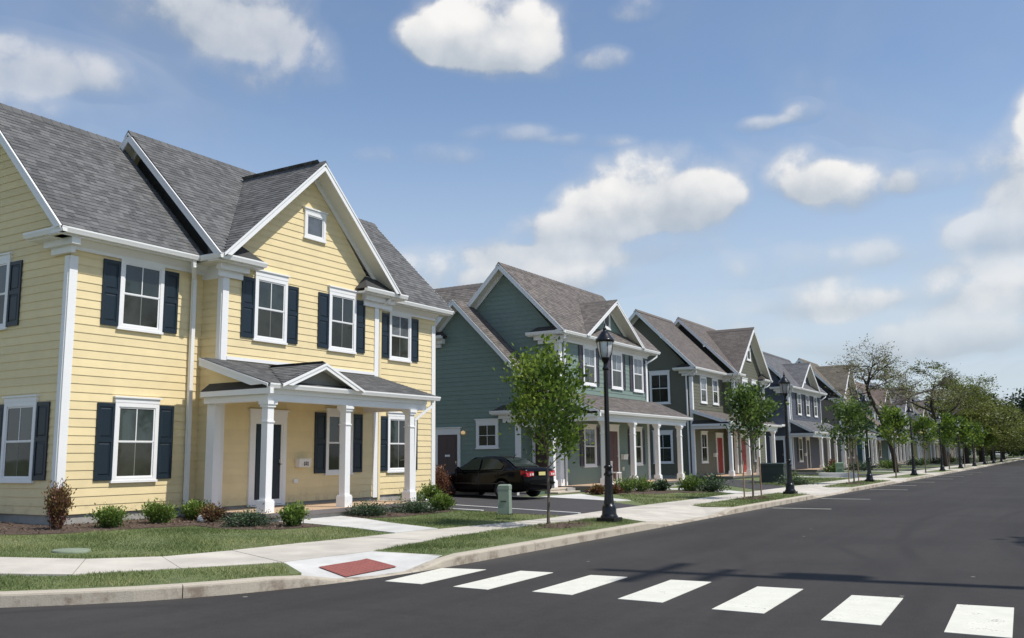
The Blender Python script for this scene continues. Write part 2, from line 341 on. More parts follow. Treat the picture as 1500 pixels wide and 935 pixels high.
def clumptone(P, s=2.2, amp=.45):
    q = P*s; k = np.sin(q[:, 0]*1.3+np.sin(q[:, 1]*.9)*2)+np.sin(q[:, 1]*1.7+q[:, 2]*1.1)+np.sin(q[:, 2]*2.1-q[:, 0])
    return .45+amp*k/3+RNG.normal(0, .2, len(P))

def zl(x): return .15+max(0., -10.6-x)*.018        # the lawns rise gently to the houses

# ------------------------------------------------------------------ the setting: ground, road, kerb, sidewalk, lawns
def catmull(P, step=.5):
    out = []
    for i in range(len(P)-1):
        p0 = Vector(P[max(i-1, 0)]); p1 = Vector(P[i]); p2 = Vector(P[i+1]); p3 = Vector(P[min(i+2, len(P)-1)])
        L = (p2-p1).length; n = max(1, int(L/step))
        if (p1-p0).length > L: p0 = p1-(p1-p0).normalized()*L
        if (p3-p2).length > L: p3 = p2+(p3-p2).normalized()*L
        if L > 20: out += [p1+(p2-p1)*(k/n) for k in range(n)]; continue
        for k in range(n):
            t = k/n; out.append(.5*((2*p1)+(p2-p0)*t+(2*p0-5*p1+4*p2-p3)*t*t+(3*p1-p0-3*p2+p3)*t**3))
    out.append(Vector(P[-1])); return out
kerb_pts = catmull([(-70, 3.6), (-18, 3.7), (-14, 4.2), (-12, 5.0), (-10.33, 6.08), (-9.35, 7.05), (-8.78, 7.95), (-8.42, 8.9), (-8.15, 10.0), (-8.02, 11.3), (-8.0, 13.5), (-8.0, 16), (-8.0, 330)], .5)
APRONS = [(19.6, 24.3), (34.3, 40.6), (52.0, 56.8), (67.5, 72.5), (83, 88), (97, 101.5), (109, 113), (121, 126), (140, 146), (160, 166)]
def kerb_h(y):
    def dip(a, b, lo, r):
        if y < a-r or y > b+r: return .15
        if y < a: return lo+(.15-lo)*(a-y)/r
        if y > b: return lo+(.15-lo)*(y-b)/r
        return lo
    h = dip(9.55, 10.7, .010, .8)
    for a, b in APRONS: h = min(h, dip(a+.3, b-.3, .035, .7))
    return h
def build_ground():
    m_ = MB(); m_.add([(-2500, -2500, -.06), (2500, -2500, -.06), (2500, 2500, -.06), (-2500, 2500, -.06)], [(0, 1, 2, 3)]); struct('ground', m_, LAWN)
    # carriageway: the long street plus the side street it opens into
    m_ = MB()
    m_.add([(-70, -7, 0), (70, -7, 0), (70, 3.6, 0), (-70, 3.6, 0)], [(0, 1, 2, 3)])
    ks = [(p.x, p.y) for p in kerb_pts if p.y > 3.61 and p.x > -18]; rx = lambda y: float(np.interp(y, [3.6, 4.5, 8.5, 14], [22, 14, 9, 6.5])); prev = (-18.0, 3.6)
    for x, y in ks:
        m_.add([(prev[0]-.05, prev[1], 0), (rx(prev[1]), prev[1], 0), (rx(y), y, 0), (x-.05, y, 0)], [(0, 1, 2, 3)]); prev = (x, y)
    road_o = struct('road', m_, ASPH)
    # far pavement and lawn on the other side of the street
    m_ = MB(); m_.box(6.5, 6.66, 14, 330, -.05, .15); struct('kerb', m_, KERB)
    m_ = MB(); m_.box(8.6, 10.2, 13, 330, -.05, .155); struct('sidewalk', m_, CONC)
    m_ = MB(); m_.box(6.66, 8.6, 14, 330, -.05, .15); m_.box(10.2, 120, 12, 330, -.05, .15); struct('lawn', m_, LAWN)
    # kerb stones
    k = bpy.data.objects.new('kerb', None); link(k); k['kind'] = 'structure'
    seg = []; acc = 0; first = kerb_pts[0]; cur = [first]
    lim = 3.05
    def emit(c, gap=.012):
        vs = []; fs = []; n = len(c)
        d0 = (c[1]-c[0]).normalized(); d1 = (c[-1]-c[-2]).normalized()
        for i, p in enumerate(c):
            d = (c[min(i+1, n-1)]-c[max(i-1, 0)]).normalized(); nn = Vector((-d.y, d.x)); q = p.copy()
            if i == 0: q += d0*gap/2
            if i == n-1: q -= d1*gap/2
            h = kerb_h(p.y) if p.x > -9.5 else .15
            for o_, z in ((0, -.04), (.004, h-.028), (.012, h-.008), (.032, h), (.17, h+.004), (.17, -.04)):
                w = q+nn*o_; vs.append((w.x, w.y, z))
        for i in range(n-1):
            for j in range(6): fs.append((i*6+j, i*6+(j+1) % 6, (i+1)*6+(j+1) % 6, (i+1)*6+j))
        fs += [tuple(range(5, -1, -1)), tuple(range((n-1)*6, n*6))]
        b = MB(); b.add(vs, [tuple(reversed(f)) for f in fs]); part('kerb_stone', b, KERB, k)
    for a, b in zip(kerb_pts, kerb_pts[1:]):
        L = (b-a).length; cur.append(b); acc += L
        if acc >= lim:
            if cur[0].y < 190: emit(cur)
            else: emit(cur, 0)
            cur = [b]; acc = 0
    if len(cur) > 1: emit(cur)
    # sidewalk slabs, pairs of (road edge, lawn edge)
    prs = [((-60, 5.15), (-60, 6.6)), ((-30, 5.15), (-30, 6.6)), ((-18.5, 5.25), (-18.5, 6.75)), ((-15.2, 5.75), (-15.9, 7.2)), ((-13.1, 6.35), (-14.1, 7.8)), ((-11.1, 7.45), (-12.45, 8.55)),
           ((-10.45, 8.6), (-11.78, 9.35)), ((-9.72, 9.75), (-11.56, 10.5)), ((-9.56, 11.5), (-11.46, 12.0))]
    ys = [13.4, 14.9, 16.4, 17.9, 19.5, 21.1, 22.7, 24.3, 25.9]
    def re(y): return float(np.interp(y, [11.5, 13.7, 15.8, 17.7, 20.4, 25, 60, 400], [-9.56, -9.88, -10.0, -9.8, -9.66, -9.6, -9.6, -9.6]))
    def he(y): return float(np.interp(y, [12, 13.5, 15.5, 17.7, 20, 23.5, 28, 35, 400], [-11.46, -11.3, -11.15, -10.8, -10.65, -10.82, -10.75, -10.78, -10.85]))
    y = 27.5
    while y < 300: ys.append(y); y += 1.55 if y < 110 else 6.2
    prs += [((re(y), y), (he(y), y)) for y in ys]
    s = bpy.data.objects.new('sidewalk', None); link(s); s['kind'] = 'structure'
    for i, ((a, b), (c, d)) in enumerate(zip(prs, prs[1:])):
        if b[1] > 80 and i % 1 == 0 and False: pass
        def sh(p, q, t=.006):
            v = (Vector(q)-Vector(p)).normalized()*t; return (p[0]+v.x, p[1]+v.y)
        q = [sh(a, c), sh(c, a), sh(d, b), sh(b, d)]; dz = random.uniform(-.003, .003)
        m_ = MB(); m_.prism([(x, y_, zl(x)-.11) for x, y_ in q], (0, 0, .118+dz)); part('slab', m_, CONC, s)
    global SW_ROAD, SW_LAWN
    SW_ROAD = [p[0] for p in prs]; SW_LAWN = [p[1] for p in prs]
    # lawns behind the sidewalk: one gently rising sheet
    poly = [p for p in SW_LAWN]+[(-120, 300), (-120, 6.6)]
    m_ = MB(); m_.add([(x, y_, .15+(-10.6-x)*.018-.004) for x, y_ in poly], [tuple(range(len(poly)))]); struct('lawn', m_, LAWN)
    m_ = MB(); m_.add([(-120, -7.6, .12), (70, -7.6, .12), (70, -60, .12), (-120, -60, .12)], [(0, 3, 2, 1)]); struct('lawn', m_, LAWN)
    # verge strips between kerb and sidewalk
    def kback(y): 
        c = [p for p in kerb_pts if p.x > -60]
        return float(np.interp(y, [p.y for p in c], [p.x for p in c]))-.165
    verges = []
    left = [(p.x, p.y) for p in kerb_pts if p.y < 8.85]
    kb = []
    for i, p in enumerate(kerb_pts):
        if p.y > 8.9: break
        d = (kerb_pts[min(i+1, len(kerb_pts)-1)]-kerb_pts[max(i-1, 0)]).normalized(); kb.append((p.x-d.y*.165, p.y+d.x*.165))
    verges.append(kb+[(-8.62, 9.0), (-9.68, 9.76), (-10.43, 8.58), (-11.08, 7.43), (-13.08, 6.33), (-15.2, 5.73), (-18.5, 5.23), (-30, 5.13), (-60, 5.13)])
    def vpoly(y0, y1, s0=.0, s1=.0):
        n = max(2, int((y1-y0)/1.2)); yy = [y0+(y1-y0)*i/n for i in range(n+1)]
        return [(kback(y_), y_) for y_ in yy]+[(re(min(y_, y1+s1))+.008 if True else 0, y_+(s1 if i == n else (s0 if i == 0 else 0))) for i, y_ in reversed(list(enumerate(yy)))]
    verges.append(vpoly(11.45, 19.2, .1, 1.6))
    ends = [a for a, b in APRONS[1:]]+[200]; starts = [b for a, b in APRONS]
    for a, b in zip(starts, ends): verges.append(vpoly(a+.9, b-.2, .6, 1.0))
    for v in verges:
        m_ = MB(); m_.prism([(x, y_, -.05) for x, y_ in v], (0, 0, .2)); struct('verge', m_, LAWN)
    # aprons: concrete from the low kerb up to the sidewalk, with side flares
    for a, b in APRONS:
        y0, y1 = a-.45, b+.95; n = 3
        for i in range(n):
            t0 = y0+(y1-y0)*i/n+.006; t1 = y0+(y1-y0)*(i+1)/n-.006; m_ = MB()
            xs0 = [kback(t0), re(t0+.0)+.006]; xs1 = [kback(t1), re(t1)+.006]
            zk0, zk1 = kerb_h(t0)+.003, kerb_h(t1)+.003
            top = [(xs0[0], t0, zk0), (xs1[0], t1, zk1), (xs1[1], t1+(1.4 if i == n-1 else 0), .155), (xs0[1], t0+(1.4 if i == 0 else 0), .155)]
            m_.prism([(x, y_, z-.12) for x, y_, z in top], (0, 0, .12)); struct('apron', m_, CONC)
    # kerb ramp with its red tactile pad
    def rxl(y_): return -8.60-(y_-8.95)*(1.10/.81) if y_ < 9.76 else -9.70+(y_-9.76)*.16/1.74
    def rz(x, y_):
        xa, xb = -9.62, kback(y_); t = min(1, max(0, (x-xa)/(xb-xa))); return .155+(kerb_h(y_)+.004-.155)*t
    m_ = MB(); ny_ = 26; nx_ = 6; g = []
    for j in range(ny_+1):
        yy = 8.95+(11.5-8.95)*j/ny_; x0, x1 = rxl(yy), kback(yy)+.004
        g += [(x0+(x1-x0)*i/nx_, yy, rz(x0+(x1-x0)*i/nx_, yy)) for i in range(nx_+1)]
    W_ = nx_+1; m_.add(g, [(j*W_+i, j*W_+i+1, (j+1)*W_+i+1, (j+1)*W_+i) for j in range(ny_) for i in range(nx_)])
    rp = struct('ramp', m_, CONC2)
    A, B, Cc, D = (-9.11, 9.84), (-9.10, 10.86), (-8.45, 10.75), (-8.45, 9.66)
    m_ = MB()
    nx, ny = 9, 12; gq = []
    for i in range(10):
        for j in range(10):
            s_, t = i/9, j/9; x = (A[0]*(1-s_)+D[0]*s_)*(1-t)+(B[0]*(1-s_)+Cc[0]*s_)*t; y_ = (A[1]*(1-s_)+D[1]*s_)*(1-t)+(B[1]*(1-s_)+Cc[1]*s_)*t; gq.append((x, y_, rz(x, y_)+.014))
    m_.add(gq, [(i*10+j, (i+1)*10+j, (i+1)*10+j+1, i*10+j+1) for i in range(9) for j in range(9)])
    for i in range(nx):
        for j in range(ny):
            s_, t = (i+.5)/nx, (j+.5)/ny
            x = (A[0]*(1-s_)+D[0]*s_)*(1-t)+(B[0]*(1-s_)+Cc[0]*s_)*t; y_ = (A[1]*(1-s_)+D[1]*s_)*(1-t)+(B[1]*(1-s_)+Cc[1]*s_)*t
            m_.lathe([(.022, 0), (.012, .006)], (x, y_, rz(x, y_)+.0142), 6)
    pd = tagged('tactile_pad', m_, mat('red_pad', (.27, .085, .07), .8, .15, 8, .3, 80), 'red brick-coloured tactile pad of raised dots set in the kerb ramp by the crosswalk', 'tactile pad', (-8.65, 10.1, .05))
    # crosswalk bars and parking marks, 4 mm above the road
    bars = [[(-7.85, 9.74), (-8.0, 11.24), (-7.33, 11.38), (-7.25, 9.73)]]
    xs = [-6.75, -5.66, -4.52, -3.36, -2.22, -1.12, 0.02, 1.15, 2.3, 3.4]; w = [.52, .54, .54, .55, .55, .54, .55, .55, .55, .55]
    y0s = [9.72, 9.80, 9.75, 9.56, 9.42, 9.31, 9.25, 9.2, 9.15, 9.1]; y1s = [11.47, 11.49, 11.52, 11.41, 11.2, 11.03, 10.95, 10.9, 10.9, 10.85]
    for x, ww, a, b in zip(xs, w, y0s, y1s): bars.append([(x, a), (x-.06, b), (x+ww-.07, b+.03), (x+ww, a-.02)])
    for b in bars:
        m_ = MB(); m_.prism([(x, y_, .0) for x, y_ in b], (0, 0, .005)); part('crosswalk_bar', m_, PAINTW, road_o)
    for x0, x1, y_ in ((-7.8, -6.1, 27.9), (-7.8, -6.15, 34.2), (-7.75, -6.2, 43.2), (-7.8, -6.6, 48.8), (-7.7, -6.45, 54.4), (-7.7, -6.2, 61), (-7.7, -6.2, 67.5), (-7.7, -6.2, 74), (-7.7, -6.2, 81)):
        m_ = MB(); m_.box(x0, x1, y_-.05, y_+.05, 0, .004); part('parking_line', m_, mat('faded_paint', (.55, .56, .46), .8, .25, 5), road_o)
build_ground()

def flat(name, poly, mat_, dz=.010, kind='structure', thick=.10):
    m_ = MB(); m_.prism([(x, y, zl(x)+dz-thick) for x, y in poly], (0, 0, thick)); return struct(name, m_, mat_, kind)
# front path of the yellow house: three slabs
pth = [((-15.9, 14.9), (-15.6, 17.2)), ((-14.3, 15.0), (-14.2, 16.75)), ((-12.9, 14.75), (-12.8, 16.1)), ((-11.28, 14.3), (-11.17, 15.55))]
for (a, b), (c, d) in zip(pth, pth[1:]):
    q = lambda p, s_: (p[0]+s_*.006, p[1]); flat('path', [q(a, 1), q(c, -1), q(d, -1), q(b, 1)], CONC2, .014)
# driveways of asphalt, with the white edge strips in the first
flat('driveway', [(-10.72, 20.15), (-30, 20.9), (-30, 30.2), (-16.4, 30.2), (-16.4, 27.4), (-13.2, 26.9), (-10.82, 25.0)], ASPH2, .006)
flat('driveway', [(-10.8, 37.2), (-14.2, 42.2), (-26, 43.0), (-26, 48.6), (-14.6, 48.9), (-10.8, 41)], ASPH2, .006)
for yy0, yy1 in ((61.8, 67.3), (79, 84), (92.8, 99), (112.8, 118.4), (127.4, 132), (144.6, 150)):
    flat('driveway', [(-10.85, yy0+.3), (-30, yy0), (-30, yy1), (-10.85, yy1-.3)], ASPH2, .006)
for pl in ([(-10.75, 20.98), (-10.75, 21.12), (-16.4, 22.25), (-30, 23.2), (-30, 23.05), (-16.4, 22.1)],):
    flat('kerb_strip', pl, CONC2, .03)
flat('kerb_strip', [(-13.3, 20.42), (-13.3, 20.56), (-17, 20.7), (-17, 20.56)], CONC2, .03)
flat('path', [(-15.55, 27.5), (-12.3, 26.6), (-12.1, 27.3), (-14.2, 28.9), (-15.3, 30.1)], CONC2, .016)
flat('path', [(-14.9, 35.2), (-12.6, 35.5), (-10.8, 33.8), (-10.8, 35.2), (-12.6, 36.9), (-14.9, 36.5)], CONC2, .012)
flat('path', [(-15.9, 55.2), (-10.83, 57), (-10.83, 58.2), (-15.9, 56.5)], CONC2, .012)
flat('path', [(-15.9, 74), (-10.83, 75), (-10.83, 76.2), (-15.9, 75.3)], CONC2, .012)
# mulch beds
BED1 = [(-18.1, 8.6), (-17.05, 9.8), (-16.35, 10.8), (-16.15, 12.2), (-15.75, 13.3), (-14.5, 13.0), (-13.7, 13.6), (-13.45, 14.75), (-14.9, 15.0), (-15.05, 14.5), (-17.3, 14.5), (-17.4, 15.1), (-18.1, 15.1), (-18.1, 11.55), (-22, 11.55), (-22, 8.2)]
flat('mulch_bed', BED1, MULCH, .012, thick=.05)
BED2 = [(-15.0, 17.0), (-14.25, 16.9), (-13.8, 17.7), (-13.9, 20.1), (-14.6, 20.5), (-15.0, 20.55), (-17.9, 20.7), (-17.9, 24.8), (-18.6, 26), (-19.2, 24.8), (-18.1, 20.5), (-15.0, 20.5)]
flat('mulch_bed', BED2, MULCH, .012, thick=.05)
BED3 = [(-15.1, 31.2), (-14.0, 30.6), (-13.0, 31.6), (-12.9, 33.5), (-12.2, 33.2), (-12.0, 34.2), (-15.1, 35.0)]
flat('mulch_bed', BED3, MULCH, .010, thick=.05)

# ------------------------------------------------------------------ houses
MESHC = {}
def FR(X): return lambda u, z, d: (X+d, u, z)        # a wall facing the street (+X): u runs along Y
def SO(Y): return lambda u, z, d: (u, Y-d, z)        # a wall facing south (-Y): u runs along X
def wbox(mb, P, u0, u1, z0, z1, d0, d1, mi=0):
    return mb.prism([P(u0, z0, d0), P(u1, z0, d0), P(u1, z1, d0), P(u0, z1, d0)], Vector(P(0, 0, d1))-Vector(P(0, 0, d0)), mi)
def spans(poly, z):
    xs = []
    n = len(poly)
    for i in range(n):
        (x0, z0), (x1, z1) = poly[i], poly[(i+1) % n]
        if (z0 <= z < z1) or (z1 <= z < z0): xs.append(x0+(x1-x0)*(z-z0)/(z1-z0))
    xs.sort(); return list(zip(xs[::2], xs[1::2]))
class House:
    def __init__(s, label, X, Y, pal, lod, group='houses lining the street', name='house'):
        s.r = thing(name, label, 'house', (X, Y, .2), group); s.p = pal; s.lod = lod
    def wall(s, P, poly, boards=True, exp=.183, z0=None):
        """poly [(u, z)]: backing wall plus lapped boards, each board a piece on the near house"""
        ori = (Vector(P(0, 0, 1))-Vector(P(0, 0, 0)))
        m_ = MB(); m_.prism([P(u, z, 0) for u, z in poly], ori*-.10); w = part('wall', m_, s.p['side'], s.r)
        if not boards or s.lod > 3: return w
        zs = min(z for u, z in poly); zt = max(z for u, z in poly); k = 0; big = MB()
        z = z0 if z0 is not None else zs
        while z < zt-.02:
            a = max(z, zs+.0005); b = min(z+exp, zt-.0005)
            for i, ((l0, r0), (l1, r1)) in enumerate(zip(spans(poly, a+.0002), spans(poly, b-.0002))):
                if r0-l0 < .02: continue
                cuts = [0, 1]
                if s.lod == 0 and r0-l0 > 3.7: cuts = [0, (.30+.4*((k*7 % 5)/5)), 1]
                for c0, c1 in zip(cuts, cuts[1:]):
                    g = .0015/(r0-l0) if c1 < 1 else 0
                    L0, R0, L1, R1 = l0+(r0-l0)*c0, l0+(r0-l0)*(c1-g), l1+(r1-l1)*c0, l1+(r1-l1)*(c1-g)
                    aa = a-(.007 if k else 0); B = [P(L0, a+.014, .005), P(R0, a+.014, .005), P(R1, b, .0), P(L1, b, .0), P(L0, aa, .018), P(R0, aa, .018), P(R1, b, .004), P(L1, b, .004)]
                    F = [(4, 5, 6, 7), (0, 1, 5, 4), (1, 2, 6, 5), (3, 0, 4, 7), (2, 3, 7, 6)]
                    if ori.y < -.5: pass
                    else: F = [tuple(f) for f in F]
                    t = random.random()*.98
                    if s.lod == 0:
                        mm = MB(); mm.add(B, F, 0, None, t); part('siding_board', mm, s.p['side'], w)
                    else: big.add(B, F, 0, None, t)
            z += exp; k += 1
        if s.lod > 0 and big.f: part('siding_boards', big, s.p['side'], w, kind='stuff')
        return w
    def trimbox(s, name, P, u0, u1, z0, z1, d0, d1, mt=None):
        m_ = MB(); wbox(m_, P, u0, u1, z0, z1, d0, d1); return part(name, m_, mt or WHITE, s.r)
    def corner(s, X, Y, z0, z1, w=.16, sides='FS'):
        """corner boards: one on the front wall, one on the side wall"""
        m_ = MB()
        if 'F' in sides: m_.box(X, X+.042, Y-.028, Y+w, z0, z1)
        if 'S' in sides: m_.box(X-w+.03, X+.0, Y-.042, Y-.0, z0, z1)
        if 'N' in sides: m_.box(X, X+.042, Y-w, Y+.028, z0, z1)
        return part('corner_board', m_, WHITE, s.r)
    # ---- windows: casing, cap, sill; sashes, panes and muntins below
    def window(s, P, ori, u0, u1, z0, z1, cap=.12, shut=0, kind='dh', glass='glass', top=True, cs=.095):
        w, h = u1-u0, z1-z0; key = (ori, round(w, 2), round(h, 2), cap, kind, glass, s.lod > 2, top, cs)
        if key not in MESHC:
            L = FR(0) if ori == 'F' else SO(0); D = {}
            m_ = MB(); wbox(m_, L, 0, cs, 0, h, .0, .064); wbox(m_, L, w-cs, w, 0, h, .0, .064); wbox(m_, L, cs, w-cs, h-cs, h, .0, .064)
            wbox(m_, L, cs, w-cs, 0, .06, .0, .064); wbox(m_, L, -.03, w+.03, -.05, 0, .0, .075)
            if cap:
                wbox(m_, L, -.01, w+.01, h, h+cap, .0, .070); wbox(m_, L, -.045, w+.045, h+cap, h+cap+.035, .0, .10)
            D['window'] = m_.mesh('window', WHITE)
            a, b, c, d = cs, w-cs, .06, h-cs; mid = (c+d)/2
            m_ = MB(); t = .034
            for lo, hi, dd in ((mid-.0, d, .046), (c, mid+.02, .040)) if kind == 'dh' else ((c, d, .046),):
                wbox(m_, L, a, a+t, lo, hi, .0, dd); wbox(m_, L, b-t, b, lo, hi, .0, dd); wbox(m_, L, a+t, b-t, lo, lo+t, .0, dd); wbox(m_, L, a+t, b-t, hi-t, hi, .0, dd)
            D['sash'] = m_.mesh('sash', WHITE)
            panes = []
            def pane(l, r, lo, hi, gm=None):
                m2 = MB(); m2.prism([L(l, lo, .0275), L(r, lo, .0275), L(r, hi, .0285), L(l, hi, .0285)], Vector(L(0, 0, .004))-Vector(L(0, 0, 0))); panes.append(m2.mesh('pane', gm or s.p[glass]))
            rows_ = ((mid+t, d-t), (c+t, mid-.0)) if kind == 'dh' else (((c+t, d-t),) if kind == 'one' else ((mid, d-t), (c+t, mid)))
            mu = MB(); mu2 = MB()
            for i, (lo, hi) in enumerate(rows_):
                if s.lod > 2 or kind == 'one': pane(a+t, b-t, lo, hi)
                else:
                    mm = (a+b)/2; gm = s.p['screen'] if (i == 1 and kind == 'dh') else None; pane(a+t, mm-.008, lo, hi, gm); pane(mm+.008, b-t, lo, hi, gm)
                    wbox(mu if i == 0 or kind == 'four' else mu2, L, mm-.011, mm+.011, lo, hi, .0, .040 if i == 0 else .034)
            if kind == 'four': wbox(mu, L, a+t, b-t, mid-.011, mid+.011, .0, .0395)
            D['panes'] = panes; D['muntin'] = [q.mesh('muntin', w_) for q, w_ in ((mu, WHITE), (mu2, mat('screened_muntin', (.16, .17, .15), .6))) if q.f]; MESHC[key] = D
        D = MESHC[key]; o = inst('window', D['window'], s.r, P(u0, z0, 0)); loc = P(u0, z0, 0)
        inst('sash', D['sash'], o, loc)
        for pm in D['panes']: inst('pane', pm, o, loc)
        for q in D['muntin']: inst('muntin', q, o, loc)
        if shut: s.shutter(P, ori, u0-shut-.005, z0+.01, shut, h-.04-(.06 if z1 > 6.1 else 0)); s.shutter(P, ori, u1+.005, z0+.01, shut, h-.04-(.06 if z1 > 6.1 else 0))
        return o
    def shutter(s, P, ori, u, z, w, h):
        key = ('sh', ori, round(w, 2), round(h, 2), s.p['shut'].name)
        if key not in MESHC:
            L = FR(0) if ori == 'F' else SO(0); m_ = MB(); t = .055; mid = h*.52
            wbox(m_, L, 0, t, 0, h, .02, .050); wbox(m_, L, w-t, w, 0, h, .02, .050)
            for lo, hi in ((0, .09), (mid-.045, mid+.045), (h-.08, h)): wbox(m_, L, t, w-t, lo, hi, .02, .050)
            wbox(m_, L, t, w-t, .09, h-.08, .02, .034); pn = MB()
            for lo, hi in ((.09, mid-.045), (mid+.045, h-.08)):
                a, b, c, d = t+.028, w-t-.028, lo+.03, hi-.03; e = .022
                A = [L(a, c, .034), L(b, c, .034), L(b, d, .034), L(a, d, .034), L(a+e, c+e, .046), L(b-e, c+e, .046), L(b-e, d-e, .046), L(a+e, d-e, .046)]
                pn.add(A, [(4, 5, 6, 7), (0, 1, 5, 4), (1, 2, 6, 5), (2, 3, 7, 6), (3, 0, 4, 7)])
            MESHC[key] = (m_.mesh('shutter', s.p['shut']), pn.mesh('shutter_panel', s.p['shut']))
        a, b = MESHC[key]; o = inst('shutter', a, s.r, P(u, z, 0))
        if s.lod < 3: inst('shutter_panel', b, o, P(u, z, 0))
    def door(s, P, u0, u1, z0, z1, dm, storm=False, cap=.14, hs=1):
        cs = .12; m_ = MB()
        wbox(m_, P, u0, u0+cs, z0, z1, 0, .06); wbox(m_, P, u1-cs, u1, z0, z1, 0, .06); wbox(m_, P, u0+cs, u1-cs, z1-cs, z1, 0, .06)
        wbox(m_, P, u0-.01, u1+.01, z1, z1+cap, 0, .065); wbox(m_, P, u0-.05, u1+.05, z1+cap, z1+cap+.035, 0, .10); wbox(m_, P, u0+cs, u1-cs, z0, z0+.03, 0, .09)
        f = part('door_frame', m_, WHITE, s.r)
        m_ = MB(); wbox(m_, P, u0+cs, u1-cs, z0+.03, z1-cs, 0, .028); a, b = u0+cs, u1-cs; w = b-a; h = z1-cs-z0-.03
        for lo, hi in ((.10, .34), (.42, .66), (.74, .93)):
            for l, r in ((.12, .46), (.54, .88)): wbox(m_, P, a+w*l, a+w*r, z0+.03+h*lo, z0+.03+h*hi, 0, .036)
        d = part('door', m_, dm, s.r)
        if storm:
            m_ = MB(); wbox(m_, P, a, a+.07, z0+.04, z1-cs, .03, .052); wbox(m_, P, b-.07, b, z0+.04, z1-cs, .03, .052); wbox(m_, P, a+.07, b-.07, z0+.04, z0+.16, .03, .052); wbox(m_, P, a+.07, b-.07, z1-cs-.07, z1-cs, .03, .052)
            part('storm_door_frame', m_, WHITE, d)
        m_ = MB(); k = (b-.08) if hs > 0 else (a+.08); q = P(k, z0+1.02, .05); m_.lathe([(.02, -.02), (.03, 0), (.02, .02)], (q[0]+.02, q[1], q[2]), 8); wbox(m_, P, k-.03, k+.03, z0+1.06, z0+1.14, .028, .05)
        part('door_handle', m_, mat('brass', (.45, .40, .30), .3, metal=.8), d)
    # ---- roofs
    def roof(s, pts, e, u, shingle=None, thick=.09, name='roof'):
        """pts: top outline in 3D; e = eave direction, u = up-slope direction (unit)"""
        pts = [Vector(p) for p in pts]; e = Vector(e).normalized(); u = Vector(u).normalized(); n = e.cross(u)
        if n.z < 0: n = -n
        o = pts[0]
        m_ = MB(); m_.prism([p-n*.012 for p in pts], -n*thick, 1, caps=(0, 2), uv0=lambda q: ((Vector(q)-o).dot(e), (Vector(q)-o).dot(u)))
        lod = s.lod if shingle is None else shingle
        r = part(name, m_, [s.p['roofbase'] if lod <= 1 else s.p['roof'], mat('drip_edge', (.05, .05, .055), .6), SOFFIT], s.r)
        if lod > 1: return r
        poly = [((p-o).dot(e), (p-o).dot(u)) for p in pts]; lo = min(q[1] for q in poly); hi = max(q[1] for q in poly)
        CR_ = .143; big = MB(); k = 0; z = lo
        rot = Matrix((e, u, n)).transposed()
        if e.cross(u).dot(n) < 0: e2 = -e
        else: e2 = e
        while z < hi-.01:
            zm = min(z+CR_*.5, hi-.005); h1 = min(CR_+.03, hi-z)
            for a, b in spans(poly, zm):
                x = a-random.random()*.25
                while x < b:
                    w = random.choice((.13, .18, .25)); x0, x1 = max(x, a), min(x+w, b); t = random.choice((.0, .2, .45, .55, .75, .999)); full = (x0 == x and x1 == x+w)
                    if x1-x0 > .02:
                        lift = .013 if random.random() < .5 else .009
                        c = o+e*x0+u*z
                        if lod == 0 and full:
                            s.tabs.append((c.copy(), w, t, lift, e, u, n, r))
                        else:
                            W = x1-x0; q = [c, c+e*(W-.003), c+e*(W-.003)+u*h1, c+u*h1]
                            big.add([q[0]-n*.008, q[1]-n*.008, q[0]+n*lift, q[1]+n*lift, q[2]+n*.0, q[3]+n*.0], [(2, 3, 4, 5), (0, 1, 3, 2), (1, 4, 3), (0, 2, 5)], 0, None, t)
                    x += w
            z += CR_; k += 1
        s.big.append((big, r)) if big.f else None
        return r
    tabs = None
    def start_shingles(s): s.tabs = []; s.big = []
    def finish_shingles(s, nmax=300):
        cam_p = Vector((0, 0, 1.6)); tabs = sorted(s.tabs, key=lambda t: (t[0]-cam_p).length_squared if (t[6].dot(cam_p-t[0]) > 0) else 1e9)
        meshes = {}; bigs = {}
        for b, r in s.big: bigs.setdefault(r.name, [r, b])
        for i, (c, w, t, lift, e, u, n, r) in enumerate(tabs):
            if i < nmax:
                key = (w, t, lift)
                if key not in meshes:
                    m_ = MB(); W = w-.003; h1 = .173
                    m_.add([(0, 0, -.008), (W, 0, -.008), (0, 0, lift), (W, 0, lift), (W, h1, 0), (0, h1, 0)], [(2, 3, 4, 5), (0, 1, 3, 2), (1, 4, 3), (0, 2, 5)], 0, None, t)
                    m_.tone = [t+.0001]*4; meshes[key] = m_.mesh('shingle', s.p['shingle'])
                nn = e.cross(u); rot = Matrix((e, u, nn)).transposed()
                if nn.z < 0: rot = Matrix((-e, u, -nn)).transposed(); c = c+e*w
                inst('shingle', meshes[key], r, c, rot)
            else:
                q = bigs.setdefault(r.name, [r, MB()])[1]; W = w; h1 = .173; p = [c, c+e*(W-.003), c+e*(W-.003)+u*h1, c+u*h1]
                q.add([p[0]-n*.008, p[1]-n*.008, p[0]+n*lift, p[1]+n*lift, p[2], p[3]], [(2, 3, 4, 5), (0, 1, 3, 2), (1, 4, 3), (0, 2, 5)], 0, None, t)
        for r, b in bigs.values():
            if b.f: part('shingles', b, s.p['shingle'], r, kind='stuff')
    def plane_roof(s, X0, z0, X1, Y0, Y1, slope=1.0, **k):
        """front or back slope: eave at X0,z0 rising to X1"""
        z1 = z0+abs(X1-X0)*slope; return s.roof([(X0, Y0, z0), (X0, Y1, z0), (X1, Y1, z1), (X1, Y0, z1)], (0, 1, 0), (X1-X0, 0, z1-z0), **k)
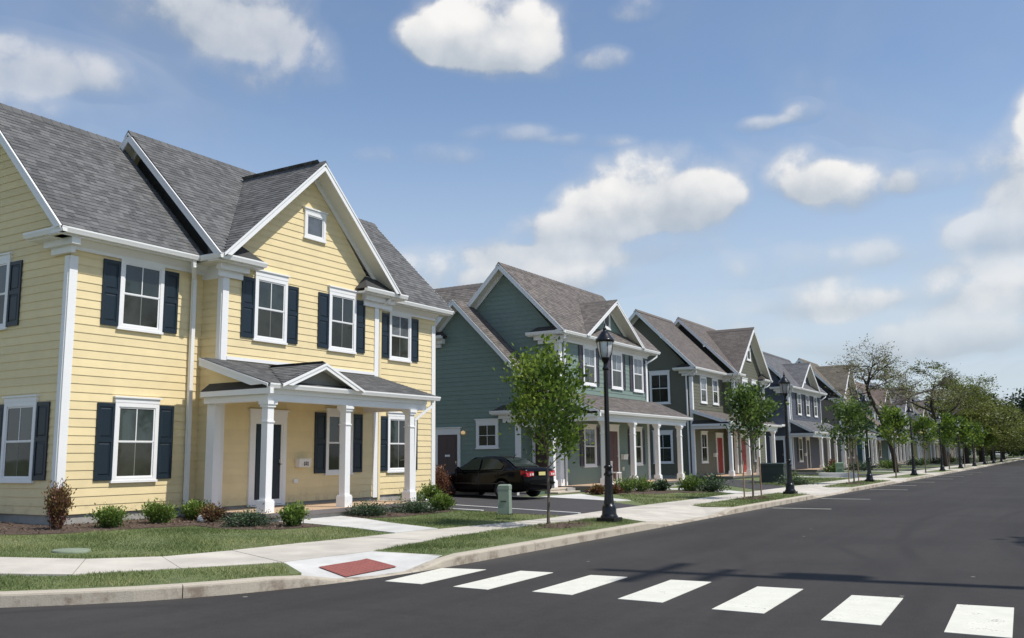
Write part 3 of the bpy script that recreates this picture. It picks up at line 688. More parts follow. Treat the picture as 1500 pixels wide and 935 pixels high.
    def ridge(s, a, b):
        a, b = Vector(a), Vector(b); m_ = MB(); d = (b-a).normalized(); r = d.cross(Vector((0, 0, 1))); n = max(1, int((b-a).length/.24)) if s.lod < 2 else 1
        for i in range(n):
            p = a+(b-a)*i/n; q = a+(b-a)*(i+1.08)/n if i < n-1 else b; h = .012
            m_.add([p-r*.15+Vector((0, 0, -.125)), p+Vector((0, 0, .045+h)), p+r*.15+Vector((0, 0, -.125)), q-r*.15+Vector((0, 0, -.135)), q+Vector((0, 0, .045)), q+r*.15+Vector((0, 0, -.135))], [(0, 1, 4, 3), (1, 2, 5, 4), (0, 2, 1), (3, 4, 5)], 0, None, random.random()*.6+.1)
        part('ridge_cap', m_, s.p['shingle'], s.r)
    def rake(s, lo, hi, out, depth=.20, name='rake_board', thick=.035, soff=None, drop=.03):
        """bargeboard from eave to ridge, facing 'out', plus the sloping soffit back to the wall"""
        lo, hi, out = Vector(lo), Vector(hi), Vector(out); dn = Vector((0, 0, -1)); m_ = MB()
        d0 = dn*drop
        k = min(.5, depth/max(.3, (hi.z-lo.z))) if name == 'rake_board' and hi.z > lo.z else 0
        m_.prism([lo+d0*.5, hi+d0, hi+d0+dn*depth, lo+d0+dn*depth+(hi-lo)*k], out*thick)
        m_.prism([lo+d0*.5+out*thick, hi+d0*.5+out*thick, hi+d0*.5+dn*.06+out*thick, lo+d0*.5+dn*.06+out*thick], out*.015)
        part(name, m_, WHITE, s.r)
        if soff:
            m_ = MB(); q = [lo+dn*(depth*.72)+(hi-lo)*k*.8, hi+dn*(depth*.72)]; m_.prism([q[0], q[1], q[1]-out*soff, q[0]-out*soff], dn*.015); part('soffit', m_, SOFFIT, s.r)
            w = -out*(soff-.025); m_ = MB(); m_.prism([q[0]+w, q[1]+w, q[1]+w+dn*.20, q[0]+w+dn*.20], out*.03); part('frieze_board', m_, WHITE, s.r)
    def gutter(s, a, b, out, z=None, w=.12, h=.12, caps=True):
        a, b, out = Vector(a), Vector(b), Vector(out).normalized(); up = Vector((0, 0, 1)); m_ = MB()
        prof = [(-w, -h), (-w*.25, -h), (-w*.12, -h*.62), (0, -h*.30), (0, 0), (-.012, 0), (-.012, -h*.25), (-w, -h*.25)]
        m_.prism([a+out*x+up*y for x, y in prof], b-a); return part('gutter', m_, WHITE_METAL, s.r)
    def eave(s, Xw, Xo, Y0, Y1, z, fz=.20, wy0=None, wy1=None):
        """gutter, fascia, soffit, crown and frieze of a street-side eave"""
        s.gutter((Xo, Y0, z), (Xo, Y1, z), (1, 0, 0)); wy0 = Y0 if wy0 is None else wy0; wy1 = Y1 if wy1 is None else wy1
        m_ = MB(); m_.box(Xo-.15, Xo-.121, Y0+.01, Y1-.01, z-.16, z-.005); m_.box(Xw+.1, Xo-.152, Y0+.012, Y0+.04, z-.128, z+.03); part('fascia', m_, WHITE, s.r)
        m_ = MB(); m_.box(Xw-.0, Xo-.152, Y0+.02, Y1-.02, z-.155, z-.13); part('soffit', m_, SOFFIT, s.r)
        m_ = MB(); m_.box(Xw+.001, Xw+.068, wy0, wy1, z-.155-fz, z-.156); m_.prism([(Xw+.05, wy0, z-.156), (Xw+.22, wy0, z-.156), (Xw+.19, wy0, z-.19), (Xw+.07, wy0, z-.28), (Xw+.05, wy0, z-.28)], (0, wy1-wy0, 0)); part('frieze_board', m_, WHITE, s.r)
    def eave_return(s, X0, X1, Yo, Yw, z, proj=.5):
        """short return of the eave round a south corner, with its small sloped cap"""
        s.gutter((X0, Yo, z), (X1, Yo, z), (0, -1, 0)); m_ = MB(); m_.box(X0+.02, X1-.13, Yo+.121, Yw, z-.155, z-.10); m_.box(X0+.25, X1-.14, Yw-.22, Yw-.021, z-.30, z-.156); m_.box(X0+.38, X1-.3, Yw-.12, Yw-.022, z-.45, z-.301); part('eave_return', m_, WHITE, s.r)
        m_ = MB(); m_.add([(X0+.03, Yo+.02, z-.02), (X1-.02, Yo+.02, z-.02), (X1-.3, Yw-.01, z+.24), (X0+.35, Yw-.01, z+.24), (X0+.03, Yw-.01, z-.02), (X1-.02, Yw-.01, z-.02)], [(0, 1, 2, 3), (0, 3, 4), (1, 5, 2), (3, 2, 5, 4), (0, 4, 5, 1)]); part('return_roof', m_, s.p['roofbase'], s.r)
    def front_return(s, Xw, Xo, Y0, Y1, z, left):
        """return of an eave across the foot of a front gable"""
        s.gutter((Xo, Y0, z), (Xo, Y1, z), (1, 0, 0))
        m_ = MB(); m_.box(Xw, Xo-.122, Y0+.01, Y1-.01, z-.155, z-.10)
        a, b = (Y0+.25, Y1-.3) if left else (Y0+.3, Y1-.25)
        m_.box(Xw+.021, Xw+.20, a, b, z-.30, z-.156); m_.box(Xw+.022, Xw+.08, a+.05, b-.1 if left else b, z-.46, z-.301); part('eave_return', m_, WHITE, s.r)
        q = [(Xo-.03, Y0, z-.02), (Xo-.03, Y1, z-.02), (Xw+.01, Y1-(.45 if left else 0), z+.42), (Xw+.01, Y0+(0 if left else .45), z+.42), (Xw+.01, Y0, z-.02), (Xw+.01, Y1, z-.02)]
        m_ = MB(); m_.add(q, [(0, 1, 2, 3), (0, 3, 4), (1, 5, 2), (3, 2, 5, 4), (0, 4, 5, 1)]); part('return_roof', m_, s.p['roofbase'], s.r)
    def front_gable(s, Xw, Xo, Ya, Yb, z, zap, Xback, board_mat=None, depth=.20):
        """cross gable facing the street: two slopes, bargeboards, soffits"""
        ym = (Ya+Yb)/2; sl = (zap-z)/(ym-Ya)
        s.roof([(Xo, Ya, z), (Xo, ym, zap), (Xback, ym, zap)] if True else [], (1, 0, 0), (0, ym-Ya, zap-z))
        s.roof([(Xo, Yb, z), (Xo, ym, zap), (Xback, ym, zap)], (1, 0, 0), (0, ym-Yb, zap-z))
        s.rake((Xo, Ya, z), (Xo, ym, zap), (1, 0, 0), depth, soff=Xo-Xw); s.rake((Xo, Yb, z), (Xo, ym, zap), (1, 0, 0), depth, soff=Xo-Xw)
        s.ridge((Xo+.04, ym, zap), (Xback, ym, zap))
    def side_gable_roof(s, Xo, z, Xr, Y0, Y1, wallY=None, back=True, front_pts=None, south=True, north=True, zb=None):
        """gabled block with its ridge along the street; Xo eave, Xr ridge"""
        zr = z+(Xo-Xr)
        if front_pts: s.roof(front_pts, (0, 1, 0), (-1, 0, 1))
        else: s.plane_roof(Xo, z, Xr, Y0, Y1)
        Xb = 2*Xr-Xo if back is True else back
        s.plane_roof(Xb, zr-abs(Xr-Xb), Xr, Y0, Y1, shingle=9)
        sf = (wallY-Y0) if wallY else .45
        if south:
            s.rake((Xo+.0, Y0, z), (Xr, Y0, zr), (0, -1, 0), .22, soff=sf); s.rake((Xb, Y0, zr-abs(Xr-Xb)), (Xr, Y0, zr), (0, -1, 0), .22, soff=sf)
        if north: s.rake((Xo, Y1, z), (Xr, Y1, zr), (0, 1, 0), .22, soff=.4); s.rake((Xb, Y1, zr-abs(Xr-Xb)), (Xr, Y1, zr), (0, 1, 0), .22, soff=.4)
        s.ridge((Xr, Y0-.04, zr), (Xr, Y1+.04, zr))
    def downspout(s, pts, w=.075):
        m_ = MB()
        for a, b in zip(pts, pts[1:]):
            a, b = Vector(a), Vector(b); d = (b-a).normalized(); up = (0, 0, 1) if abs(d.z) < .9 else (1, 0, 0); m_.beam(a-d*.02, b+d*.02, w, w*.8, up=up)
        part('downspout', m_, WHITE_METAL, s.r)
    def column(s, x, y, z0, z1, w=.185, base=True):
        m_ = MB(); h = w/2
        m_.box(x-h, x+h, y-h, y+h, z0+.26 if base else z0, z1-.14)
        if base: m_.box(x-h-.045, x+h+.045, y-h-.045, y+h+.045, z0, z0+.26); m_.box(x-h-.03, x+h+.03, y-h-.03, y+h+.03, z0+.26, z0+.29)
        m_.box(x-h-.02, x+h+.02, y-h-.02, y+h+.02, z1-.48, z1-.45); m_.box(x-h-.03, x+h+.03, y-h-.03, y+h+.03, z1-.14, z1-.08); m_.box(x-h-.055, x+h+.055, y-h-.055, y+h+.055, z1-.08, z1)
        part('porch_column', m_, WHITE, s.r)
    def porch(s, Xw, Xo, Y0, Y1, zw, ze, zf, cols, Xc=None, Yf1=None, steps=None, Y0w=None, left='gable', floor=True, beam0=None, z_beam=.36, right=True):
        """shed-roofed porch: roof, gutter, beam, ceiling, columns, floor"""
        sl = (zw-ze)/(Xo-Xw); Xc = Xo-.40 if Xc is None else Xc; Yf1 = Y1-.45 if Yf1 is None else Yf1
        s.roof([(Xo-.02, Y0, ze), (Xo-.02, Y1, ze), (Xw, Y1, zw), (Xw, Y0, zw)], (0, 1, 0), (Xw-Xo, 0, zw-ze), thick=.07, name='porch_roof')
        s.gutter((Xo, Y0+.02, ze), (Xo, Y1+.06, ze), (1, 0, 0), h=.11)
        b0 = Y0+.14 if beam0 is None else beam0
        m_ = MB(); zt = ze-.10; m_.box(Xc-.11, Xc+.11, b0, Y1-.35, zt-z_beam+.08, zt); m_.box(Xc+.11, Xo-.125, b0+.02, Y1-.1, zt-.02, zt+.005); m_.box(Xc+.11, Xc+.15, b0, Y1-.36, zt-.12, zt-.02); part('porch_beam', m_, WHITE, s.r)
        if left:
            m_ = MB(); m_.box(Xw+.02, Xc-.11, b0, b0+.2, zt-z_beam+.08, zt); part('porch_beam', m_, WHITE, s.r)
        if right:
            m_ = MB(); m_.box(Xw+.02, Xc-.11, Y1-.57, Y1-.36, zt-z_beam+.08, zt-.001); part('porch_beam', m_, WHITE, s.r)
        m_ = MB(); m_.box(Xw+.02, Xc-.112, b0+.21, Y1-.58, zt-.12, zt-.08); part('porch_ceiling', m_, SOFFIT, s.r)
        s.rake((Xo-.03, Y0, ze), (Xw, Y0, zw), (0, -1, 0), .17, thick=.03); s.rake((Xo-.03, Y1, ze), (Xw, Y1, zw), (0, 1, 0), .17, thick=.03)
        if left:    # small closed return at the end of the porch roof
            m_ = MB(); y = b0+.05; m_.add([(Xc+.25, Y0+.02, zt), (Xw+.02, Y0+.02, zt), (Xw+.02, y+.1, zt+.20), (Xc-.3, y+.1, zt+.20)], [(0, 1, 2, 3)]); m_.add([(Xc+.25, Y0+.02, zt), (Xw+.02, Y0+.02, zt), (Xw+.02, y+.1, zt-.002), (Xc+.25, y+.1, zt-.002)], [(3, 2, 1, 0)]); part('return_roof', m_, s.p['roofbase'], s.r)
            m_ = MB(); m_.box(Xw+.02, Xc+.3, Y0+.03, b0-.005, zt-.13, zt-.006); part('porch_beam', m_, WHITE, s.r)
            m_ = MB(); yy = b0+.16; m_.prism([(Xw+.02, yy, zt+.0), (Xc, yy, zt), (Xc, yy, ze+.05), (Xw+.02, yy, zw-.12)], (0, .03, 0)); part('porch_end_panel', m_, s.p['side'], s.r)
        for c in cols: s.column(c[0] if isinstance(c, tuple) else Xc, c[1] if isinstance(c, tuple) else c, zf, zt-z_beam+.08)
        if floor:
            m_ = MB(); m_.box(Xw+.02, Xo-.02, Y0+.0, Yf1, zf-.07, zf); fl = part('porch_floor', m_, mat('porch_boards', (.50, .36, .24), .7, .12, 6), s.r)
            m_ = MB(); m_.box(Xo-.019, Xo+.0, Y0-.02, Yf1+.02, zf-.09, zf+.003); m_.box(Xw+.02, Xo-.02, Y0-.02, Y0-.001, zf-.09, zf+.003); part('floor_edge', m_, mat('grey_board', (.15, .135, .13), .7, .1), s.r)
            m_ = MB(); m_.box(Xw+.0, Xo-.07, Y0+.06, Yf1-.05, .0, zf-.075); part('porch_base', m_, FOUND, s.r)
    def mailbox(s, P, u, z, digits=None):
        m_ = MB(); wbox(m_, P, u, u+.42, z, z+.20, .02, .16); wbox(m_, P, u-.01, u+.43, z+.20, z+.225, .02, .19); wbox(m_, P, u-.005, u+.425, z+.10, z+.21, .155, .175); b = part('mailbox', m_, mat('mailbox_white', (.78, .77, .74), .4), s.r)
        if digits:
            m_ = MB(); x = u+.16; H = .09; z1 = z+.055
            for ch in digits:
                if ch == '1': wbox(m_, P, x+.018, x+.034, z1, z1+H, .175, .181); wbox(m_, P, x+.002, x+.018, z1+H-.03, z1+H-.012, .175, .181); wbox(m_, P, x+.004, x+.048, z1-.012, z1, .175, .181)
                if ch == '0': wbox(m_, P, x, x+.014, z1, z1+H, .175, .181); wbox(m_, P, x+.036, x+.05, z1, z1+H, .175, .181); wbox(m_, P, x+.014, x+.036, z1+H-.014, z1+H, .175, .181); wbox(m_, P, x+.014, x+.036, z1, z1+.014, .175, .181)
                x += .064
            part('number', m_, mat('black_letters', (.02, .02, .02), .5), b)
    def foundation(s, boxes, zt):
        m_ = MB()
        for x0, x1, y0, y1 in boxes: m_.box(x0, x1, y0, y1, -.02, zt)
        part('foundation', m_, FOUND, s.r)

def palette(name, side, roof, shut, side_bump=.25, glass=(.030, .042, .040), tone=None):
    t = tone or [tuple(c*k for c in roof) for k in (.68, .88, 1.0, 1.2)]
    return dict(side=mat(name+'_siding', side, .62, .05, 2.5, side_bump, 55), roof=mat(name+'_roof', roof, .9, .14, .8, .5, 70, kind='roof'), roofbase=mat(name+'_roof_base', tuple(c*.42 for c in roof), .95, .1),
                shingle=mat(name+'_shingles', roof, .92, .10, .9, .5, 90, tone=t), shut=mat(name+'_shutters', shut, .45, .04, 3, .05), glass=glass_mat(name+'_glass', glass, .22), curtain=glass_mat(name+'_curtained_glass', (.16, .18, .20), .2), screen=glass_mat(name+'_screened_glass', (.036, .038, .030), .05))
PY = palette('yellow', (.77, .635, .365), (.118, .118, .118), (.007, .018, .030))
PT = palette('teal', (.185, .25, .218), (.150, .132, .120), (.045, .038, .055))
PO = palette('olive', (.125, .125, .090), (.145, .124, .112), (.05, .05, .04))
PN = palette('slate', (.075, .085, .112), (.135, .135, .145), (.02, .022, .03))
PB = palette('taupe', (.22, .185, .145), (.16, .140, .110), (.03, .03, .03))
PG = palette('bluegreen', (.050, .110, .105), (.17, .13, .11), (.03, .035, .04))
PL = palette('pale_yellow', (.62, .52, .25), (.16, .14, .12), (.03, .04, .05))
PS = palette('grey_blue', (.24, .27, .32), (.12, .13, .15), (.03, .04, .05))
PW = palette('pale_grey', (.42, .43, .44), (.14, .13, .13), (.04, .04, .05))

def type_a(label, pal, lod, Y0, Y1, Y2, Y3=None, plan='corner', doors=None):
    """gabled centre block (Y1..Y2), left bay from Y0, optional right bay to Y3"""
    H = House(label, -18, Y0, pal, lod); H.start_shingles(); zb = .50; z = 6.45
    Xl, Xc = -18.0, -17.3; left = Y1-Y0 > .3
    F, G, S0, S1 = FR(Xl), FR(Xc), SO(Y0), SO(Y1)
    zb2 = .50
    Xr1, zr1 = -21.0, z+3.5; Xr2, zr2 = -20.5, z+3.68
    H.foundation([(-24, Xl-.03, Y0+.03, (Y3 or Y2)-.03), (-20, Xc-.03, Y1+.03, Y2-.03)], zb)
    if left:
        H.wall(F, [(Y0, zb), (Y1, zb), (Y1, 6.3), (Y0, 6.3)], z0=zb2)
        H.wall(S0, [(-24, zb), (Xl, zb), (Xl, 6.3), (Xr1, 9.62), (-24, 6.62)], z0=zb2)
        H.corner(Xl, Y0, zb-.02, 5.96)
        H.eave(Xl, Xl+.5, Y0-.55, Y1-.55, z, wy0=Y0-.02, wy1=Y1)
        H.eave_return(Xl-.9, Xl+.5, Y0-.55, Y0, z)
        H.side_gable_roof(-17.5, z, Xr1, Y0-.55, Y1-.4, wallY=Y0, north=False)
        H.gutter((Xl+.38, Y1-.55, z), (Xc+.5, Y1-.55, z), (0, -1, 0)); H.trimbox('frieze_board', SO(Y1), Xl, Xc+.02, 5.97, 6.29, 0, .05)
        H.trimbox('soffit', SO(Y1), Xl+.02, Xc+.38, 6.29, 6.32, 0, .43, SOFFIT)
    else:
        H.wall(SO(Y1+.02), [(-24, zb), (Xc, zb), (Xc, 6.3), (Xr2, 9.75), (-24, 6.3)], z0=zb2); H.eave_return(Xc-.9, Xc+.5, Y1-.4, Y1, z)
    if left: H.wall(S1, [(Xl, zb), (Xc, zb), (Xc, 6.3), (Xl, 6.3)], z0=zb2)
    ym = (Y1-.45+Y2+.45)/2; hw = (Y2-Y1)/2+.45; zap = z+3.14; sl = 3.14/hw
    H.wall(G, [(Y1, zb), (Y2, zb), (Y2, 6.3), (ym, zap-.14-.0), (Y1, 6.3)], z0=zb2)
    H.corner(Xc, Y1, zb-.02, 6.0); H.corner(Xc, Y2, zb-.02, 6.0, sides='N')
    # main slope of the centre block, cut back behind the gable
    Xo = -16.8; a, b = Y1-.5, Y2+.45
    H.roof([(Xo, a, z), (Xo, a+.06, z), (-17.34, a+.62, z+.54), (-17.34, b-.62, z+.54), (Xo, b-.06, z), (Xo, b+.02, z), (Xr2, b+.02, zr2+.02), (Xr2, a, zr2+.02)], (0, 1, 0), (-1, 0, 1))
    H.plane_roof(2*Xr2-Xo, z, Xr2, a, b, shingle=9); H.ridge((Xr2, a-.04, zr2), (Xr2, b, zr2))
    H.rake((Xo, a, z), (Xr2, a, zr2), (0, -1, 0), .22, soff=.4); H.rake((2*Xr2-Xo, a, z), (Xr2, a, zr2), (0, -1, 0), .22, soff=.4)
    H.rake((Xo, b, z), (Xr2, b, zr2), (0, 1, 0), .22, soff=.3)
    m_ = MB(); m_.prism([(-20.4, Y1-.02, 6.31), (Xc, Y1-.02, 6.31), (Xc, Y1-.02, 6.33), (Xr2, Y1-.02, 9.72), (-23.6, Y1-.02, 6.5)], (0, .08, 0)); part('rake_shade_strip', m_, mat('painted_shade', (.03, .03, .032), .8), H.r)  # wall strip coloured dark to stand for the shade under the rake
    H.wall(SO(Y2+.1), [(-24, .4), (Xc, .4), (Xc, 6.33), (Xr2, 9.72), (-24, 6.3)], boards=False)
    H.front_gable(Xc, Xo, ym-hw, ym+hw, z, zap, Xo-(zap-z))
    H.front_return(Xc, Xo, a-.0, a+1.46, z, True); H.front_return(Xc, Xo, b-1.5, b+.4, z, False)
    H.window(G, 'F', ym-.42+.18, ym+.40+.18, 7.55, 8.27, cap=.06, kind='one', glass='curtain')
    if Y3:
        H.wall(F, [(Y2, zb), (Y3, zb), (Y3, 6.3), (Y2, 6.3)], z0=zb2); H.corner(Xl, Y3, zb-.02, 5.96, sides='N')
        H.eave(Xl, Xl+.5, Y2+.1, Y3+.45, z+.03, wy0=Y2, wy1=Y3)
        H.roof([(-17.5, Y2+.05, z+.03), (-17.5, Y3+.44, z+.03), (Xr1, Y3+.44, zr1+.03), (Xr1, Y2+.05, zr1+.03)], (0, 1, 0), (-1, 0, 1)); H.plane_roof(-24.5, z, Xr1, Y2, Y3+.44, shingle=9)
        H.ridge((Xr1, Y2, zr1+.03), (Xr1, Y3+.48, zr1+.03)); H.rake((-17.5, Y3+.44, z+.03), (Xr1, Y3+.44, zr1+.03), (0, 1, 0), .2, soff=.4)
        H.wall(SO(Y3-.1+.1), [(-24, .4), (Xl, .4), (Xl, 6.3), (Xr1, 9.7), (-24, 6.6)], boards=False)
        H.trimbox('wall', SO(Y3), -24, Xl-.11, .4, 6.3, -.02, .02, pal['side'])
    return H, F, G, S0, ym

# ---- the yellow corner house
H, F, G, S0, ym = type_a('cream yellow corner house with dark blue shutters and a white porch', PY, 0, 11.6, 15.15, 21.0, 24.8)
H.window(F, 'F', 12.80, 13.96, 4.55, 6.12, cap=0, shut=.42); H.window(F, 'F', 12.84, 13.98, 1.17, 2.88, cap=.10, shut=.42)
H.window(G, 'F', 16.14, 17.26, 4.58, 6.20, cap=.12, shut=.41); H.window(G, 'F', 18.86, 19.98, 4.58, 6.20, cap=.12, shut=.41)
H.window(F, 'F', 22.38, 23.48, 4.66, 6.16, cap=0, shut=.41, glass='curtain'); H.window(F, 'F', 22.35, 23.45, 1.20, 2.88, cap=.10, shut=.41)
H.window(S0, 'S', -19.98, -18.80, 1.20, 2.88, cap=.10, shut=.44); H.window(S0, 'S', -21.35, -20.17, 4.58, 6.15, cap=.10, shut=.44)
H.door(G, 16.12, 17.36, .45, 2.66, PY['shut'], storm=True); H.window(G, 'F', 18.84, 19.92, 1.20, 2.86, cap=.06, shut=.42)
H.mailbox(G, 17.72, 1.38, '101')
H.trimbox('outlet_cover', G, 17.66, 17.80, .98, 1.08, .02, .06)
H.porch(-17.3, -15.0, 14.55, 20.95, 3.98, 3.27, .43, [14.82, 17.41, 20.0], Xc=-15.32, Yf1=20.45)
H.trimbox('pilaster', SO(15.0), -17.28, -17.02, .42, 2.9, 0, .2)
H.trimbox('flashing_board', G, 15.3, 20.85, 3.99, 4.07, .02, .06)
# small gable over the porch steps
gy, gw, ga, gz = 16.28, 1.40, 3.27, .58
H.roof([(-14.97, gy-gw, ga), (-14.97, gy, ga+gz), (-16.85, gy, ga+gz)], (1, 0, 0), (0, gw, gz), thick=.05); H.roof([(-14.97, gy+gw, ga), (-14.97, gy, ga+gz), (-16.85, gy, ga+gz)], (1, 0, 0), (0, -gw, gz), thick=.05)
H.rake((-14.97, gy-gw, ga), (-14.97, gy, ga+gz), (1, 0, 0), .13, thick=.03); H.rake((-14.97, gy+gw, ga), (-14.97, gy, ga+gz), (1, 0, 0), .13, thick=.03)
m_ = MB(); m_.prism([(-15.3, gy-gw+.15, ga), (-15.3, gy+gw-.15, ga), (-15.3, gy, ga+gz-.06)], (.03, 0, 0)); part('gable_panel', m_, mat('porch_gable_grey', (.30, .30, .28), .7), H.r)
H.downspout([(-17.60, 14.50, 6.34), (-17.62, 14.53, 6.18), (-17.895, 14.78, 5.95), (-17.895, 14.80, .62), (-17.78, 14.80, .50)], .10)
H.downspout([(-17.0, 21.25, 6.3), (-17.05, 21.2, 6.2), (-17.90, 21.14, 6.02), (-17.90, 21.14, 4.1)], .09)
H.downspout([(-15.1, 20.75, 3.18), (-15.1, 20.74, 3.02), (-15.3, 20.22, 2.62), (-15.3, 20.17, .55), (-15.2, 20.25, .30), (-14.9, 20.5, .27)])
H.finish_shingles(300)

# ---- type B: front block with a shed porch and small cross gable
def type_b(label, pal, lod, Y0, L, X=-16.9, wing=True, g=None, wins=None, cols=None, porchL=0, gables=None, shut=.34, glass='glass', fl=.5, porch_over=1.0, flush=False):
    H = House(label, X, Y0, pal, lod); H.start_shingles(); Y1 = Y0+L; z = 6.45; Xo = X+.5; Xr = X-2.45; zr = z+2.95; zb = .45
    P = FR(X); S = SO(Y0)
    H.foundation([(X-5.3, X-.03, Y0+.03, Y1-.03)], zb)
    H.wall(P, [(Y0, zb), (Y1, zb), (Y1, 6.3), (Y0, 6.3)])
    H.wall(S, [(X-5.4, zb), (X, zb), (X, 6.3), (Xr, zr-.35), (X-5.4, 6.0)])
    H.wall(SO(Y1), [(X-5.4, zb), (X-.11, zb), (X-.11, 6.3), (Xr, zr-.35), (X-5.4, 6.0)], boards=False)
    H.corner(X, Y0, zb, 6.0, .2); H.corner(X, Y1, zb, 6.0, .18, sides='N')
    H.side_gable_roof(Xo, z, Xr, Y0-.45, Y1+.55, wallY=Y0)
    H.eave(X, Xo, Y0-.45, Y1+.58, z, wy0=Y0-.02, wy1=Y1); H.eave_return(X-1.25, Xo, Y0-.45, Y0, z)
    gy, gw, gz = g
    H.wall(FR(X-.02), [(gy-gw+.3, 6.31), (gy+gw-.3, 6.31), (gy, z+gz-.2)])
    H.front_gable(X, Xo, gy-gw, gy+gw, z, z+gz, Xo-gz, depth=.15)
    m_ = MB(); m_.add([(Xo-.10, gy-gw+.2, z+.0), (Xo-.10, gy+gw-.2, z+.0), (X+.02, gy+gw-.5, z+.42), (X+.02, gy-gw+.5, z+.42)], [(0, 1, 2, 3)]); part('return_roof', m_, pal['roof'], H.r)
    H.window(FR(X-.02), 'F', gy-.32, gy+.32, z+.62, z+1.38 if gz < 2.5 else z+1.5, cap=0, kind='one', glass='curtain', cs=.08)
    for (a, b, z0, z1, kd, gl) in wins: H.window(P, 'F', a, b, z0, z1, cap=0 if z0 > 4 else .05, shut=shut, glass=gl)
    H.downspout([(Xo-.1, Y1+.35, z-.12), (Xo-.1, Y1+.3, z-.26), (X+.06, Y1-.24, z-.62), (X+.06, Y1-.24, 4.3)])
    H.downspout([(X+.3, Y0+.32, z-.16), (X+.09, Y0+.30, z-.5), (X+.09, Y0+.30, .3)])
    return H, P, S, Y1

H, P, S, Y1 = type_b('teal green house with purple-grey shutters and a long white porch', PT, 1, 31.6, 8.75, g=(36.05, 2.95, 1.80),
    wins=[(33.62, 34.78, 4.50, 6.10, 0, 'curtain'), (36.33, 37.48, 4.50, 6.10, 0, 'curtain'), (38.68, 39.80, 4.50, 6.10, 0, 'curtain'), (33.55, 34.66, 1.18, 2.80, 0, 'glass'), (38.3, 39.45, 1.18, 2.80, 0, 'glass')])
H.porch(-16.9, -15.1, 31.45, 41.4, 4.10, 3.30, .47, [32.4, 35.15, 37.75, 40.45], Xc=-15.42, Yf1=41.0, right=False)
H.door(P, 35.75, 36.92, .47, 2.75, mat('dark_red_door', (.10, .045, .042), .5)); H.mailbox(P, 37.15, 1.42)
H.trimbox('porch_lamp', P, 37.25, 37.33, .95, 1.10, .02, .08, mat('lamp_white', (.85, .83, .75), .5))
# south wing: gable with one long slope down over the side entry
Yg = 30.75; Wg = SO(Yg)
H.wall(Wg, [(-22.3, .42), (-18.15, .42), (-18.15, 2.95), (-16.95, 2.95), (-16.95, 3.6), (-21.05, 7.72), (-22.3, 6.47)], z0=.42)
H.wall(FR(-18.15), [(Yg, .42), (31.6, .42), (31.6, 3.0), (Yg, 3.0)]); H.foundation([(-22.3, -18.2, Yg+.03, 31.6), (-18.2, -16.2, Yg+.03, 31.6)], .41)
H.roof([(-16.5, Yg-.45, 3.42), (-16.5, 31.58, 3.42), (-21.05, 31.58, 7.97), (-21.05, Yg-.45, 7.97)], (0, 1, 0), (-1, 0, 1))
H.roof([(-22.55, Yg-.45, 6.47), (-22.55, 34.5, 6.47), (-21.05, 34.5, 7.97), (-21.05, Yg-.45, 7.97)], (0, 1, 0), (1, 0, 1), shingle=9)
H.rake((-16.5, Yg-.45, 3.42), (-21.05, Yg-.45, 7.97), (0, -1, 0), .22, soff=.45); H.rake((-22.55, Yg-.45, 6.47), (-21.05, Yg-.45, 7.97), (0, -1, 0), .22, soff=.45)
H.gutter((-16.4, Yg-.45, 3.36), (-16.4, 31.6, 3.36), (1, 0, 0)); H.eave_return(-19.3, -16.4, Yg-.5, Yg, 3.36); H.eave_return(-23.3, -21.6, Yg-.5, Yg, 6.52)
H.trimbox('pilaster', Wg, -18.40, -18.15, .42, 2.95, 0, .05); H.trimbox('porch_beam', Wg, -18.15, -16.75, 2.72, 3.2, -.2, .04)
H.column(-16.88, Yg+.16, .42, 2.9); H.column(-16.86, 31.42, .47, 2.9, .2)
m_ = MB(); m_.box(-18.1, -16.6, Yg+.05, 31.6, .36, .43); part('porch_floor', m_, MATS['porch_boards'], H.r)
for i in range(3):
    m_ = MB(); m_.box(-16.6+.0+i*.32, -16.6+.32*(i+1), 29.6, 31.3, .0, .43-.0-.115*(i+0)-.05); m_.box(-16.62+i*.32, -16.6+.32*(i+1)+.02, 29.57, 31.33, .43-.115*i-.05, .43-.115*i-.005); part('step', m_, mat('step_stone', (.52, .46, .38), .8, .1, 6, .3), H.r)
S31 = SO(31.6); H.door(S31, -18.12, -17.1, .44, 2.66, mat('brown_door', (.075, .045, .042), .5))
H.door(Wg, -22.2, -20.98, .30, 2.62, MATS['brown_door']); H.trimbox('door_plate', Wg, -21.72, -21.48, 1.62, 1.70, .03, .045, WHITE)
H.window(Wg, 'S', -20.20, -19.18, 1.95, 2.95, cap=.10, kind='four')
# rear wing with its ridge running away from the street
H.roof([(-34, 31.0, 6.5), (-21.3, 31.0, 6.5), (-21.3, 33.7, 9.2), (-34, 33.7, 9.2)], (1, 0, 0), (0, 1, 1)); H.roof([(-34, 36.4, 6.5), (-21.3, 36.4, 6.5), (-21.3, 33.7, 9.2), (-34, 33.7, 9.2)], (1, 0, 0), (0, -1, 1), shingle=9)
H.ridge((-34, 33.7, 9.2), (-21.2, 33.7, 9.2)); H.wall(SO(31.2), [(-30, .4), (-22.3, .4), (-22.3, 6.5), (-30, 6.5)], boards=False)
H.finish_shingles(300)
m_ = MB(); q = (-20.78, Yg-.12, 2.56); m_.lathe([(.06, -.06), (.09, -.02), (.085, .04), (.03, .08)], q, 10)
wl = tagged('wall_lamp', m_, mat('lit_globe', (.85, .62, .32), .4), 'small lit globe lamp on the teal wall beside the brown side door', 'wall lamp', q)
gm = MATS['lit_globe'].node_tree.nodes; pb = [n for n in gm if n.type == 'BSDF_PRINCIPLED'][0]; pb.inputs['Emission Color'].default_value = (1, .65, .3, 1); pb.inputs['Emission Strength'].default_value = .35

